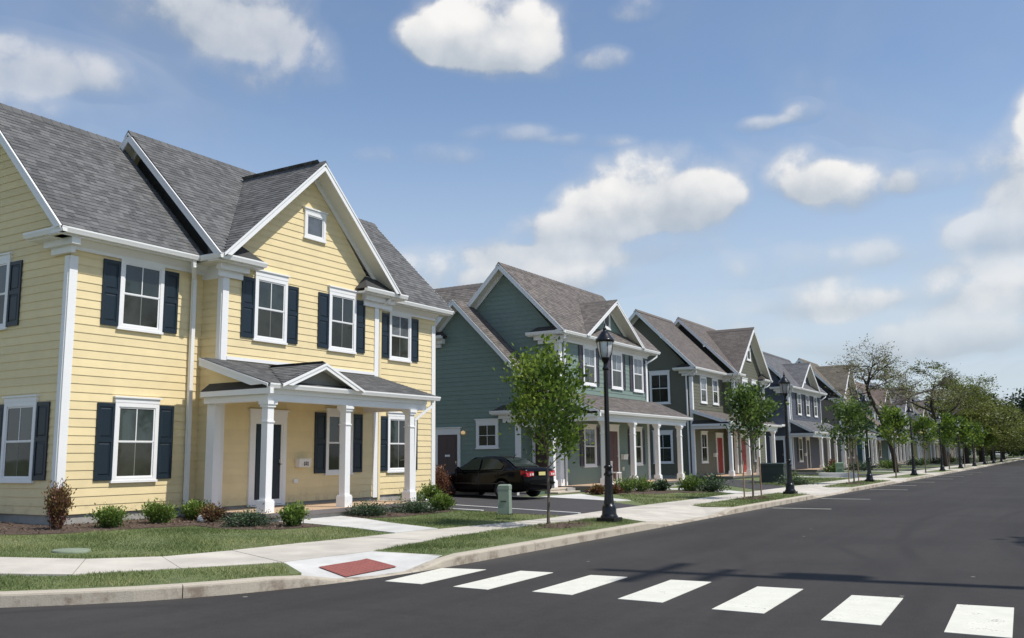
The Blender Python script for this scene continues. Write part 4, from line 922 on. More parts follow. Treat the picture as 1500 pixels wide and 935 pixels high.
# ---- the olive house
H, F, G, S0, ym = type_a('olive green house with a brown roof and two red doors on its porch', PO, 2, 49.4, 54.85, 61.0)
H.window(F, 'F', 50.72, 51.78, 4.55, 6.08, cap=0, glass='curtain'); H.window(F, 'F', 52.82, 53.84, 4.55, 6.08, cap=0, glass='curtain')
H.window(G, 'F', 56.4, 57.5, 4.58, 6.2, cap=.1, glass='curtain'); H.window(G, 'F', 58.4, 59.5, 4.58, 6.2, cap=.1, glass='curtain')
H.window(S0, 'S', -20.5, -19.28, 4.50, 6.25, cap=.1); H.window(S0, 'S', -20.4, -19.22, 1.15, 2.85, cap=.1)
H.window(F, 'F', 50.5, 51.55, 1.15, 2.85, cap=.05); H.door(F, 53.1, 54.35, .45, 2.7, mat('red_door', (.30, .035, .03), .4)); H.mailbox(F, 52.5, 1.45)
H.door(G, 55.5, 56.7, .45, 2.7, MATS['red_door']); H.window(G, 'F', 58.3, 59.4, 1.15, 2.85, cap=.05)
H.porch(-18.0, -15.75, 49.1, 59.6, 4.12, 3.38, .42, [50.0, 53.2, 55.2, 58.6], Xc=-16.1, Yf1=59.0)
H.downspout([(-17.7, 49.05, 6.3), (-18.25, 49.25, 6.0), (-18.25, 49.3, .3)]); H.downspout([(-16.9, 61.5, 6.35), (-16.95, 61.3, 6.1), (-17.2, 60.9, 5.9), (-17.2, 60.9, 3.5)])
H.downspout([(-17.0, 54.6, 6.3), (-17.23, 55.25, 6.0), (-17.23, 55.3, 3.9)])
H.finish_shingles(300)
# ---- slate house
H, P, S, Y1 = type_b('dark slate blue house with narrow dark shutters and a grey roof', PN, 2, 67.9, 10.0, X=-17.4, g=(72.9, 2.95, 2.1),
    wins=[(70.3, 71.4, 4.5, 6.15, 0, 'curtain'), (72.9, 74.0, 4.5, 6.15, 0, 'curtain'), (75.5, 76.6, 4.5, 6.15, 0, 'curtain'), (70.0, 71.1, 1.0, 2.8, 0, 'glass')], shut=.4)
H.porch(-17.4, -15.6, 67.7, 80.2, 4.1, 3.15, .45, [70.6, 73.2, 75.6, 78.8], Xc=-15.9, Yf1=78.5)
H.door(P, 72.3, 73.4, .45, 2.72, mat('black_door', (.03, .03, .035), .5)); H.mailbox(P, 71.5, 1.4)
m_ = MB(); m_.box(-19.3, -17.7, 66.9, 67.9, 3.55, 3.7); part('side_canopy', m_, WHITE, H.r); H.door(S, -18.9, -17.8, .45, 2.7, MATS['black_door'])
H.finish_shingles(300)
# ---- taupe house
H, F, G, S0, ym = type_a('taupe house with a tan front gable and olive-brown roof', PB, 2, 85.0, 85.02, 91.2)
for y in (86.4, 88.7): H.window(G, 'F', y, y+1.1, 4.58, 6.2, cap=.1, glass='curtain'); H.window(G, 'F', y, y+1.1, 1.15, 2.85, cap=.05)
H.porch(-17.3, -15.3, 84.9, 91.5, 4.1, 3.3, .45, [85.3, 87.4, 89.4, 91.0], Xc=-15.6); H.finish_shingles()
# ---- blue-green house
H, P, S, Y1 = type_b('blue green house with a porch wrapping its near side beyond the third lamp', PG, 3, 102.0, 10.0, X=-17.4, g=(108.3, 2.95, 2.1), wins=[(103.6, 104.7, 4.5, 6.1, 0, 'curtain'), (106.4, 107.5, 4.5, 6.1, 0, 'curtain'), (109.5, 110.6, 4.5, 6.1, 0, 'curtain'), (103.6, 104.7, 1.1, 2.8, 0, 'glass')])
H.porch(-17.4, -15.3, 98.2, 112.8, 4.1, 3.2, .45, [98.7, 101.0, 103.2, 105.6, 108, 110.4, 112.2], Xc=-15.6)
H.roof([(-15.3, 98.0, 3.2), (-15.3, 101.98, 3.2), (-18.6, 101.98, 6.3), (-18.6, 98.0, 6.3)], (0, 1, 0), (-1, 0, .94)); H.wall(SO(98.4), [(-22, .4), (-18.2, .4), (-18.2, 3.2), (-16, 3.2), (-18.6, 6.0), (-22, 6.0)], boards=False)
H.finish_shingles()
H, F, G, S0, ym = type_a('house with a reddish brown roof and pale gable seen through the first bare tree', PW, 3, 118.9, 119.9, 126.5)
for y in (121.2, 123.8): H.window(G, 'F', y, y+1.1, 4.58, 6.2, cap=.1, glass='curtain'); H.window(G, 'F', y, y+1.1, 1.15, 2.85, cap=.05)
H.porch(-17.3, -15.3, 118.6, 126.8, 4.1, 3.3, .45, [119, 121, 123.3, 126.2], Xc=-15.6); H.finish_shingles()
H, P, S, Y1 = type_b('pale yellow house partly hidden behind the leaning tree trunks', PL, 3, 133.5, 10.0, X=-17.4, g=(139, 2.95, 2.1), wins=[(135, 136.1, 4.5, 6.1, 0, 'curtain'), (138, 139.1, 4.5, 6.1, 0, 'curtain'), (141, 142.1, 4.5, 6.1, 0, 'curtain'), (135, 136.1, 1.1, 2.8, 0, 'glass')])
H.porch(-17.4, -15.3, 133.3, 144, 4.1, 3.2, .45, [134, 137, 140, 143.4], Xc=-15.6); H.finish_shingles()
H, F, G, S0, ym = type_a('grey blue house with a plain dark gable beyond the pale yellow one', PS, 3, 151, 154, 161)
for y in (155.5, 158): H.window(G, 'F', y, y+1.1, 4.58, 6.2, cap=.1); H.window(G, 'F', y, y+1.1, 1.15, 2.85, cap=.05)
H.porch(-17.3, -15.3, 151, 161.5, 4.1, 3.3, .45, [151.4, 155, 158, 161], Xc=-15.6); H.finish_shingles()
H, P, S, Y1 = type_b('pale grey house with a dark front door behind the low green canopy', PW, 3, 168, 10.0, X=-17.4, g=(173, 2.95, 2.1), wins=[(170, 171.1, 4.5, 6.1, 0, 'curtain'), (175, 176.1, 4.5, 6.1, 0, 'curtain')])
H.porch(-17.4, -15.3, 168, 178, 4.1, 3.2, .45, [168.5, 171.5, 174.5, 177.6], Xc=-15.6); H.door(P, 172, 173.2, .45, 2.7, MATS['black_door']); H.finish_shingles()
H, F, G, S0, ym = type_a('white-grey farthest house of the row deep under the street trees', PW, 3, 186, 188.5, 195)
H.porch(-17.3, -15.3, 186, 195.5, 4.1, 3.3, .45, [186.5, 190, 195], Xc=-15.6); H.finish_shingles()

# ------------------------------------------------------------------ plants
LEAF1 = leafmat('young_leaves', [(.035, .07, .010), (.085, .155, .020), (.18, .27, .035), (.32, .40, .07)], .45)
LEAF2 = leafmat('fine_leaves', [(.030, .06, .014), (.075, .135, .028), (.14, .22, .045), (.24, .32, .08)], .42)
LOCUST = leafmat('locust_leaves', [(.034, .044, .009), (.085, .105, .018), (.155, .185, .028), (.25, .27, .06)], .38)
LOCUSTB = leafmat('sparse_locust_leaves', [(.13, .12, .06), (.19, .18, .075), (.25, .24, .11), (.36, .33, .18)], .35)
DARKLEAF = leafmat('dark_evergreen', [(.010, .022, .012), (.020, .040, .018), (.035, .062, .025), (.055, .09, .035)], .15)
YEW = leafmat('bright_shrub', [(.025, .055, .010), (.075, .135, .020), (.15, .23, .035), (.26, .34, .07)], .25)
JUNI = leafmat('dark_shrub', [(.012, .028, .014), (.030, .058, .026), (.055, .095, .040), (.10, .15, .07)], .15)
REDL = leafmat('red_shrub', [(.06, .018, .016), (.13, .045, .032), (.16, .13, .03), (.30, .12, .09)], .25)
BROWNL = leafmat('brown_shrub', [(.07, .028, .015), (.16, .065, .035), (.24, .105, .055), (.32, .17, .10)], .2)

def branchset(mb, p, d, L, r, lvl, tips, spread=.55, up=.25, seg=4, nb=(3, 4), shrink=.62, mi=0, flatness=0.):
    pts = [Vector(p)]; q = Vector(p); dd = Vector(d).normalized()
    for i in range(seg):
        dd = (dd+Vector((random.gauss(0, .11), random.gauss(0, .11), random.gauss(0, .08)+up*.10))).normalized()
        if flatness: dd.z *= (1-flatness*.35); dd.normalize()
        q = q+dd*(L/seg); pts.append(q.copy())
    mb.tube(pts, [r*(1-.62*i/seg) for i in range(seg+1)], 5 if lvl else 4, mi, cap=False)
    for i, pt in enumerate(pts[1:]): tips.append((pt, dd.copy(), lvl))
    if lvl == 0: return
    for k in range(random.randint(*nb)):
        t = random.uniform(.35, 1.0); i = min(seg-1, int(t*seg)); bp = pts[i]+(pts[i+1]-pts[i])*(t*seg-i)
        a = random.uniform(0, 2*math.pi); side = dd.orthogonal().normalized(); side.rotate(Matrix.Rotation(a, 3, dd))
        nd = (dd*(1-spread)+side*spread+Vector((0, 0, up*.5))).normalized()
        if flatness: nd.z *= (1-flatness); nd.normalize()
        branchset(mb, bp, nd, L*shrink*random.uniform(.75, 1.2), r*.5, lvl-1, tips, spread, up, seg, nb, shrink, mi, flatness)

def young_tree(x, y, h, label, r0, lean=0, crown_r=1.0, zc=(1.2, 4.1), n=5200, size=.10, mat_=None, tall=True, stakes=False, fork=1.65, flip=0, sd=0):
    random.seed(int(y*10)+sd)
    z0 = zl(x) if x < -10.6 else .15; t = thing('young_tree', label, 'tree', (x, y, z0), 'young street trees in the verge')
    mb = MB(); tips = []
    pts = [Vector((x, y, z0)), Vector((x+.01, y+.02, z0+fork*.5)), Vector((x, y+.03, z0+fork))]; mb.tube(pts, [r0, r0*.85, r0*.75], 8, cap=False)
    top = pts[-1]
    lead = [top, top+Vector((.02, .0, .7)), top+Vector((-.02, .05, 1.5)), Vector((x+lean, y+.05, h-.15))]; mb.tube(lead, [r0*.7, r0*.5, r0*.33, r0*.1], 6, cap=False)
    NB = 18 if tall else 14
    for i in range(NB):
        f = ((i+.5)/NB)**1.05; p = lead[0]+(lead[-1]-lead[0])*f*.72; a = i*2.399+flip; out = Vector((math.cos(a), math.sin(a), random.uniform(.75, 1.15)+f*.3)).normalized()
        L = crown_r*(.78+.75*f-1.15*f*f)*random.uniform(.85, 1.15); branchset(mb, p, out, L, r0*.36*(1-.5*f), 1, tips, .5, .6, 4, (3, 5), .55)
    part('trunk', mb, BARK, t)
    zc0, zc1 = zc; tp = [q for q in tips if q[0].z > zc0-.3 and (not tall or q[0].z < h-.62+random.random()*.2)]; P = np.zeros((n, 3)); D = np.zeros((n, 3)); k = 0
    idx = RNG.integers(0, len(tp), n)
    for j in range(n):
        q, d, l = tp[idx[j]]; s_ = .13*crown_r; P[j] = (q.x+RNG.normal(0, s_), q.y+RNG.normal(0, s_), q.z+RNG.normal(0, s_*.9)); D[j] = (d.x+.3, d.y, d.z-.15)
    if tall:
        m2 = n//26; P[:m2] = np.stack([RNG.normal(x+lean, .07, m2), RNG.normal(y+.05, .08, m2), RNG.uniform(h-.9, h+.05, m2)], 1)
        m3 = n//60; P[m2:m2+m3] = np.stack([RNG.normal(x-.28, .05, m3), RNG.normal(y-.42, .06, m3), RNG.uniform(h-1.2, h-.4, m3)], 1)
    org = (x, y, z0); me = leafcloud(P, D, size, 'crown', mat_ or LEAF1, .6, lambda q: clumptone(q, 3.0, .5), .55, org)
    o = bpy.data.objects.new('crown', me); link(o, t, org)
    if stakes:
        for dx, dy, lh in ((-.12, -.55, 1.25), (.1, .60, 1.35)):
            sb = MB(); sb.tube([(x+dx, y+dy, z0-.02), (x+dx*1.1, y+dy*.9, z0+lh)], .028, 6); k = tagged('tree_stake', sb, mat('stake_wood', (.28, .19, .12), .8, .2, 6), ('reddish near' if dy < 0 else 'pale far')+' wooden stake beside the trunk of the '+stakes, 'stake', (x+dx, y+dy, z0))
    return t
def mulch_ring(x, y, rx, ry, label):
    m_ = MB(); pts = [(x+rx*math.cos(a)*random.uniform(.85, 1.1), y+ry*math.sin(a)*random.uniform(.85, 1.1), .148) for a in np.linspace(0, 2*math.pi, 22)[:-1]]
    m_.add(pts+[(x, y, .20)], [(i, (i+1) % 21, 21) for i in range(21)]); struct('mulch_ring', m_, MULCH)
    chips(lambda: (x+random.gauss(0, rx*.45), y+random.gauss(0, ry*.45)), 420, .155, .05)
def chips(fn, n, z, up=.0):
    m_ = MB()
    for i in range(n):
        x, y = fn(); z0 = (z if z is not None else zl(x)+.012)+random.random()*up*.6; a = random.uniform(0, 6.28); l, w = random.uniform(.02, .05), random.uniform(.006, .014)
        c, s_ = math.cos(a), math.sin(a); tl = random.uniform(-.012, .02)
        m_.add([(x-c*l-s_*w, y-s_*l+c*w, z0), (x-c*l+s_*w, y-s_*l-c*w, z0), (x+c*l+s_*w, y+s_*l-c*w, z0+.012+tl), (x+c*l-s_*w, y+s_*l+c*w, z0+.012+tl)], [(0, 1, 2, 3)], 0, None, random.random())
    struct('mulch_chips', m_, MULCH2, 'stuff')
def inpoly(x, y, poly):
    r = False; n = len(poly)
    for i in range(n):
        (x0, y0), (x1, y1) = poly[i], poly[(i+1) % n]
        if (y0 > y) != (y1 > y) and x < (x1-x0)*(y-y0)/(y1-y0)+x0: r = not r
    return r
def sampler(poly):
    xs = [p[0] for p in poly]; ys = [p[1] for p in poly]
    def f():
        while True:
            x, y = random.uniform(min(xs), max(xs)), random.uniform(min(ys), max(ys))
            if inpoly(x, y, poly): return x, y
    return f
chips(sampler(BED1), 2600, None, .015); chips(sampler(BED2), 1100, None, .015); chips(sampler(BED3), 300, None, .015)
mulch_ring(-9.3, 17.4, .55, 1.15, ''); mulch_ring(-9.1, 30.4, .5, 1.0, ''); mulch_ring(-9.0, 46.1, .5, 1.0, '')

def shrub(x, y, rx, h, label, mat_, n, size, style='round', cat='shrub', group=None, ry=None, name='shrub'):
    ry = ry or rx; z = zl(x)+.01; sb = MB(); P = []; D = []; nst = 34
    stems = []
    for i in range(nst):
        a = random.uniform(0, 6.28); e = random.random()**.5
        if style == 'upright': tip = Vector((x+rx*e*.75*math.cos(a), y+ry*e*.75*math.sin(a), z+h*random.uniform(.55, 1.02)*(1-.35*e*e)))
        elif style == 'spread': tip = Vector((x+rx*e*math.cos(a), y+ry*e*math.sin(a), z+h*random.uniform(.35, 1.05)*(1-.45*e*e)))
        elif style == 'cone': f = random.random(); tip = Vector((x+rx*(1-f*.8)*math.cos(a), y+ry*(1-f*.8)*math.sin(a), z+h*(.12+.88*f)))
        else: tip = Vector((x+rx*e*math.cos(a), y+ry*e*math.sin(a), z+h*(1-.55*e*e)*random.uniform(.6, 1.05)))
        b = Vector((x+random.gauss(0, rx*.12), y+random.gauss(0, ry*.12), z)); mid = (b+tip)/2+Vector((0, 0, h*.08)); stems.append((b, mid, tip))
    for b, md, tip in stems: sb.tube([b, md, tip], [.010, .007, .003], 4, 1, cap=False)
    per = n//nst
    for b, md, tip in stems:
        for j in range(per):
            f = random.random()**.65; q = (b.lerp(md, f*2) if f < .5 else md.lerp(tip, f*2-1)); d = (tip-md).normalized()
            s_ = .075*(rx/.35) if style != 'cone' else .09; P.append((q.x+random.gauss(0, s_), q.y+random.gauss(0, s_), max(z+.015, q.z+random.gauss(0, s_*.7)))); D.append((d.x, d.y, d.z+.25))
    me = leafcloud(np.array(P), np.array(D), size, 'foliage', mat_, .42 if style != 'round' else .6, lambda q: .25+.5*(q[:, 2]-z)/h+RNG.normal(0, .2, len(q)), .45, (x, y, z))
    t = thing(name, label, cat, (x, y, z), group); o = bpy.data.objects.new('foliage', me); link(o, t, (x, y, z)); part('stems', sb, [BARK, BARK], t); return t
GS = 'small evergreen shrubs along the yellow house'
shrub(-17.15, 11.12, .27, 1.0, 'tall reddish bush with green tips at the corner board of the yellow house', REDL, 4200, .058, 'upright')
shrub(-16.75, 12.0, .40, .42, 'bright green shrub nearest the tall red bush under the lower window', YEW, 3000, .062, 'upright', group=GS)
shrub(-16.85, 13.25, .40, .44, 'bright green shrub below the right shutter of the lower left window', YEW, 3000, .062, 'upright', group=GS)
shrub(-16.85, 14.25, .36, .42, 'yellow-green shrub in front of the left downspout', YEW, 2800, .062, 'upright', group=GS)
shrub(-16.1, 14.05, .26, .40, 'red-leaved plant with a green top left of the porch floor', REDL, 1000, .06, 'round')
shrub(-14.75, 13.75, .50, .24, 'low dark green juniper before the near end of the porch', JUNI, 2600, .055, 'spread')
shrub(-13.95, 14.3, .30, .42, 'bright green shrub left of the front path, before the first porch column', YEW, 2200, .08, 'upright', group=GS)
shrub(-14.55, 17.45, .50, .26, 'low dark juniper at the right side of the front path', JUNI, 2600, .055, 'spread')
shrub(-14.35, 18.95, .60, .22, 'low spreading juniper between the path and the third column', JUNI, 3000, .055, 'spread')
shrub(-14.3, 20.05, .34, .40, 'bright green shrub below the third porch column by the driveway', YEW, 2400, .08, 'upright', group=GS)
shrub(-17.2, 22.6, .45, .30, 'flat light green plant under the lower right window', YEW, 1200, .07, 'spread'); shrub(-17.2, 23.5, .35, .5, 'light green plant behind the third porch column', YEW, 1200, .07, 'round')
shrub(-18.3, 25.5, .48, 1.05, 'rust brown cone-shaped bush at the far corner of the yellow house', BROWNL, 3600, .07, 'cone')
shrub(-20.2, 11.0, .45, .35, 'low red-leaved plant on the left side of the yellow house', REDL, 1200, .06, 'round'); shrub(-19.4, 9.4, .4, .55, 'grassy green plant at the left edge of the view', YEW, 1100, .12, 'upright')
GT = 'shrubs before the teal porch'
for x, y, r, h, mt, lb, st in ((-14.35, 31.9, .5, .55, YEW, 'bright shrub just right of the first lamp before the teal porch', 'upright'), (-14.2, 33.1, .5, .55, YEW, 'bright shrub in the middle of the row before the teal porch', 'upright'), (-13.9, 34.2, .35, .38, JUNI, 'small dark ball shrub right of the bright pair before the teal porch', 'round'),
        (-12.9, 35.0, .55, .55, YEW, 'green shrub at the left of the clump by the teal house path', 'round'), (-12.3, 35.9, .65, .65, JUNI, 'bigger dark shrub of the clump by the teal house path', 'round'), (-12.0, 34.7, .55, .45, JUNI, 'low shrub at the front of the clump by the teal house path', 'spread'),
        (-14.7, 30.2, .28, .30, REDL, 'small reddish plant right of the stone steps', 'round'), (-14.45, 31.0, .28, .28, REDL, 'second small reddish plant, beside the white cap', 'round'),
        (-13.6, 51.6, .55, .5, YEW, 'green shrub at the right end of the olive house porch', 'round'), (-11.2, 44.2, .9, .22, JUNI, 'low ground shrub left of the staked tree', 'spread')): shrub(x, y, r, h, lb, mt, 900, .10, st, group=GT if y < 37 else None)
for i, (x, y, r, h, mt, lb) in enumerate(((-14.2, 66.5, .7, .6, YEW, 'green shrub left of the slate house corner'), (-15.0, 69.9, .4, .9, BROWNL, 'rusty bush behind the second lamp post'), (-14.3, 75.2, .8, .6, JUNI, 'dark round shrub beside the small pale utility post'), (-14.2, 78.2, .8, .6, JUNI, 'second dark round shrub before the slate house porch'),
        (-14, 87, .8, .6, YEW, 'green shrub before the taupe house porch'), (-14, 90, .8, .6, JUNI, 'dark shrub before the taupe house porch'), (-14, 103, .8, .7, JUNI, 'dark shrub before the blue green house'), (-14, 108, .8, .7, YEW, 'green shrub before the blue green house'), (-14, 122, .9, .7, JUNI, 'shrub before the pale gabled house'), (-13.5, 129, .7, 1.5, BROWNL, 'rusty conical bush by the yellow house beyond the trees'), (-14, 156, 1, .8, JUNI, 'distant dark shrub before the grey blue house'), (-14, 137, .9, .7, YEW, 'distant green shrub before the pale yellow house'))):
    shrub(x, y, r, h, lb, mt, 500, .16, 'round' if mt != BROWNL else 'cone')

young_tree(-9.61, 17.36, 4.12, 'young maple with dense bright leaves in the verge before the teal house', .036, crown_r=1.2, n=5600, size=.10, fork=1.15)
young_tree(-9.05, 30.2, 3.95, 'thin staked young tree between the first and second lamp posts', .035, crown_r=1.15, zc=(1.6, 3.9), n=2500, size=.13, mat_=LEAF2, tall=False, stakes='second street tree', fork=1.5, flip=1)
young_tree(-8.95, 46.1, 4.3, 'loose-crowned staked young tree between the second and third lamp posts', .04, crown_r=1.4, zc=(1.2, 4.2), n=2300, size=.15, mat_=LEAF2, tall=False, stakes='third street tree', fork=1.2, flip=2)
for i, (y, h, lb) in enumerate(((58.0, 4.3, 'young tree with bright tufts before the leaning bare trunk'), (70.8, 4.0, 'small young tree just beyond the fourth lamp post'), (85.5, 5.0, 'bright green young tree beyond the fifth lamp post'), (98.5, 4.8, 'bright green young tree beyond the sixth lamp post'), (110, 4.8, 'bright young tree beyond the seventh lamp post'), (126, 4.8, 'farthest bright young tree in the verge'))):
    young_tree(-8.9, y, h, lb, .045, crown_r=1.4 if y > 80 else 1.1, zc=(1.5, h), n=1500 if y > 60 else 2000, size=.24 if y > 80 else .17, mat_=LEAF1, tall=False, fork=1.6, flip=i)

# ---- the old honey locusts leaning over the street
def old_tree(label, spine, limbs, crowns, mat_, n, size, r0, org, sub=2, blen=1):
    t = thing('locust_tree', label, 'tree', org, 'old honey locusts behind the sidewalk'); mb = MB(); tips = []
    mb.tube(spine, [r0*(1-.55*i/(len(spine)-1)) for i in range(len(spine))], 9, cap=False)
    for L, r in limbs:
        mb.tube(L, [r*(1-.8*i/(len(L)-1)) for i in range(len(L))], 7, cap=False)
        for i in range(1, len(L)):
            a, b = Vector(L[i-1]), Vector(L[i]); d = (b-a).normalized()
            for k in range(3 if i > 1 else 1):
                p = a.lerp(b, random.random()); ang = random.uniform(0, 6.28); s_ = d.orthogonal(); s_.rotate(Matrix.Rotation(ang, 3, d)); nd = (d*.75+s_*.6+Vector((0, 0, .22))).normalized()
                branchset(mb, p, nd, random.uniform(1.2, 2.3)*blen, r*.30, sub, tips, .6, .35, 4, (3, 4), .62, 0, .45)
    part('trunk', mb, BARKD, t)
    P = []; D = []
    tp = [q for q in tips if q[2] <= 1]
    for j in range(n):
        q, d, l = tp[random.randrange(len(tp))]; P.append((q.x+random.gauss(0, .22), q.y+random.gauss(0, .26), q.z+random.gauss(0, .10))); D.append((d.x, d.y, d.z*.4))
    for cx, cy, cz, rx, ry, rz, k in crowns:
        for j in range(k):
            lay = round(random.uniform(-1, 1)*2)/2; a = random.uniform(0, 6.28); rr = random.random()**.5*math.sqrt(max(0.02, 1-lay*lay*.85))
            P.append((cx+rx*rr*math.cos(a)+random.gauss(0, .2), cy+ry*rr*math.sin(a)+random.gauss(0, .2), cz+rz*lay+random.gauss(0, .14)+.35*math.sin(cx+a*3+rr*4))); D.append((random.gauss(0, 1), random.gauss(0, 1), -.1))
    me = leafcloud(np.array(P), np.array(D), size, 'crown', mat_, .5, lambda q: clumptone(q, .9, .5), .5, org, .5); o = bpy.data.objects.new('crown', me); link(o, t, org); t.scale = (1, 1, .93)
X1 = -11.2
old_tree('leaning dark locust with a bare forked trunk and thin lacy leaves', [(X1, 73.2, .1), (X1+.05, 72.4, 1.4), (X1, 70.4, 3.0), (X1, 67.8, 4.5), (X1, 65.8, 5.1)],
    [([(X1, 65.8, 5.2), (X1, 64.6, 5.7), (X1+.1, 63.2, 6.3), (X1+.2, 63.4, 6.8), (X1+.2, 65.5, 7.2)], .16), ([(X1+.2, 63.3, 6.6), (X1+.5, 62.2, 7.1), (X1+.7, 62.0, 7.5), (X1, 63, 7.8)], .08), ([(X1, 63.6, 6.1), (X1+.3, 66.5, 6.6), (X1+.5, 70, 7.1)], .08),
     ([(X1, 67.6, 4.6), (X1+.4, 71.0, 5.3), (X1+1.0, 76, 6.3), (X1+1.6, 82, 7.1), (X1+2, 88, 7.8)], .17), ([(X1+.4, 71.5, 5.4), (X1+1.5, 75.5, 5.8), (X1+2.4, 80, 6.2)], .09), ([(X1+1, 76.5, 6.4), (X1+.6, 80, 7.4), (X1+1, 84, 8.2)], .08)],
    [], LOCUSTB, 6200, .13, .20, (X1, 73.2, .16), 3, .78)
X2 = -11.0
old_tree('second locust, its brown leaning trunk rising past the pale yellow house', [(X2, 102.5, .1), (X2, 101.5, 2.3), (X2, 98.8, 4.4), (X2, 94.5, 6.4)],
    [([(X2, 94.7, 6.3), (X2+.4, 93, 7.8), (X2+.6, 95, 9.2)], .13), ([(X2, 99, 4.3), (X2+1, 105, 6.0), (X2+2.5, 113, 7.6)], .18), ([(X2+1, 105, 6.0), (X2+1.5, 109, 8.0), (X2+1, 115, 9.8)], .12), ([(X2, 96, 5.7), (X2-2, 92, 7), (X2-3, 89, 8)], .1), ([(X2, 98, 4.8), (X2+2, 96, 6.2), (X2+3, 92, 7.2)], .1)],
    [(X2+.5, 95, 8.2, 2.6, 7, .8, 900), (X2+1.5, 112, 9.0, 3.4, 8, 1.0, 1900), (X2+1.5, 108, 6.8, 3.2, 9, .6, 1500)], LOCUST, 6500, .20, .30, (X2, 102.5, .16), 3)
for i, (x, y, h, w, n, lb) in enumerate(((-11.2, 126, 10.6, 5.4, 8000, 'third locust with wide flat olive green layers above the fifth lamp post'), (-10.8, 144, 10.2, 5.8, 8000, 'fourth locust of the dense olive green canopy'), (-10.6, 162, 9.8, 6.0, 7500, 'fifth locust where the canopy hangs over the lamp posts'), (-10.4, 182, 9.4, 6.4, 7000, 'sixth locust low over the end of the sidewalk'))):
    old_tree(lb, [(x, y, .1), (x+.1, y-.5, h*.25), (x, y-1.5, h*.45)], [([(x, y-1.4, h*.42), (x+1, y-4, h*.62), (x+2, y-7, h*.72)], .22), ([(x, y-1.5, h*.45), (x+.5, y+3, h*.62), (x+1.2, y+8, h*.75)], .22), ([(x, y-1.5, h*.45), (x-2, y, h*.65), (x-4, y+2, h*.75)], .2), ([(x, y-1.5, h*.45), (x+.3, y, h*.7), (x+.4, y+1, h*.92)], .2), ([(x, y-1, h*.4), (x+2.5, y+1, h*.5), (x+4, y+3, h*.48)], .16)],
        [(x+.3, y, h*.80, w*.8, 8, h*.13, n//2), (x+1.2, y, h*.58, w*1.1, 9.5, h*.12, n//2), (x+2.2, y+2, h*.40, w*1.25, 9, h*.09, n//2), (x+.5, y-1, h*.27, w*.9, 8, h*.05, n//9 if y > 140 else 10)], LOCUST, n//2, .34, .42, (x, y, .16), 1)
# dark trees closing the street
def round_tree(x, y, h, w, label, mat_, n=3500, size=.7, trunk=.3):
    t = thing('street_tree', label, 'tree', (x, y, .1), 'dark trees closing the far end of the street'); mb = MB(); mb.tube([(x, y, 0), (x, y, h*.45), (x+.3, y, h*.8)], [.32, .25, .1], 7)
    P = []; D = []
    for k in range(14):
        a = random.uniform(0, 6.28); e = random.uniform(-.8, 1); rr = math.sqrt(1-e*e*.9)*w*.62; c = (x+rr*math.cos(a), y+rr*math.sin(a), h*.60+e*h*.34); s_ = w*.26
        mb.tube([(x, y, h*.35), ((x+c[0])/2, (y+c[1])/2, (h*.35+c[2])/2+.4), c], [.14, .09, .03], 5, cap=False)
        for j in range(n//14): P.append((random.gauss(c[0], s_), random.gauss(c[1], s_), random.gauss(c[2], s_*.62))); D.append((random.gauss(0, 1), random.gauss(0, 1), .1))
    part('trunk', mb, BARKD, t); me = leafcloud(np.array(P), np.array(D), size, 'crown', mat_, .7, lambda q: clumptone(q, .5, .4), .5, (x, y, .1)); o = bpy.data.objects.new('crown', me); link(o, t, (x, y, .1))
for i, (x, y, h, w, lb, mt) in enumerate(((-8, 232, 14, 6, 'big dark evergreen rising above the olive canopy at the end of the street', DARKLEAF), (-2, 246, 15.5, 8, 'dark tree at the right edge of the view, far down the street', DARKLEAF), (-13.5, 210, 9.5, 6, 'olive tree hanging low beyond the last houses', LOCUST), (-11.5, 205, 8, 4.5, 'olive tree over the last bend of the sidewalk', LOCUST), (-18, 222, 12, 7, 'olive green tree behind the farthest house', LOCUST), (4, 262, 14, 8, 'dark tree beyond the right edge of the street end', DARKLEAF), (-9, 258, 12, 8, 'dark tree filling the gap at the end of the road', DARKLEAF), (-4, 275, 11, 8, 'far dark tree in the middle of the street end', DARKLEAF), (-16, 250, 12, 8, 'dark tree behind the olive ones at the street end', DARKLEAF))):
    round_tree(x, y, h, w, lb, mt)
# wood beyond, one mass
P = np.stack([RNG.uniform(-160, 120, 16000), RNG.uniform(300, 330, 16000), np.abs(RNG.normal(0, 4.2, 16000))], 1); P[:, 2] *= 1+.35*np.sin(P[:, 0]*.21)+.2*np.sin(P[:, 0]*.53)
o = bpy.data.objects.new('woodland', leafcloud(P, np.tile((0, 0, 1.), (16000, 1)), 1.6, 'woodland', DARKLEAF, .8, None, .8)); link(o); o['kind'] = 'stuff'

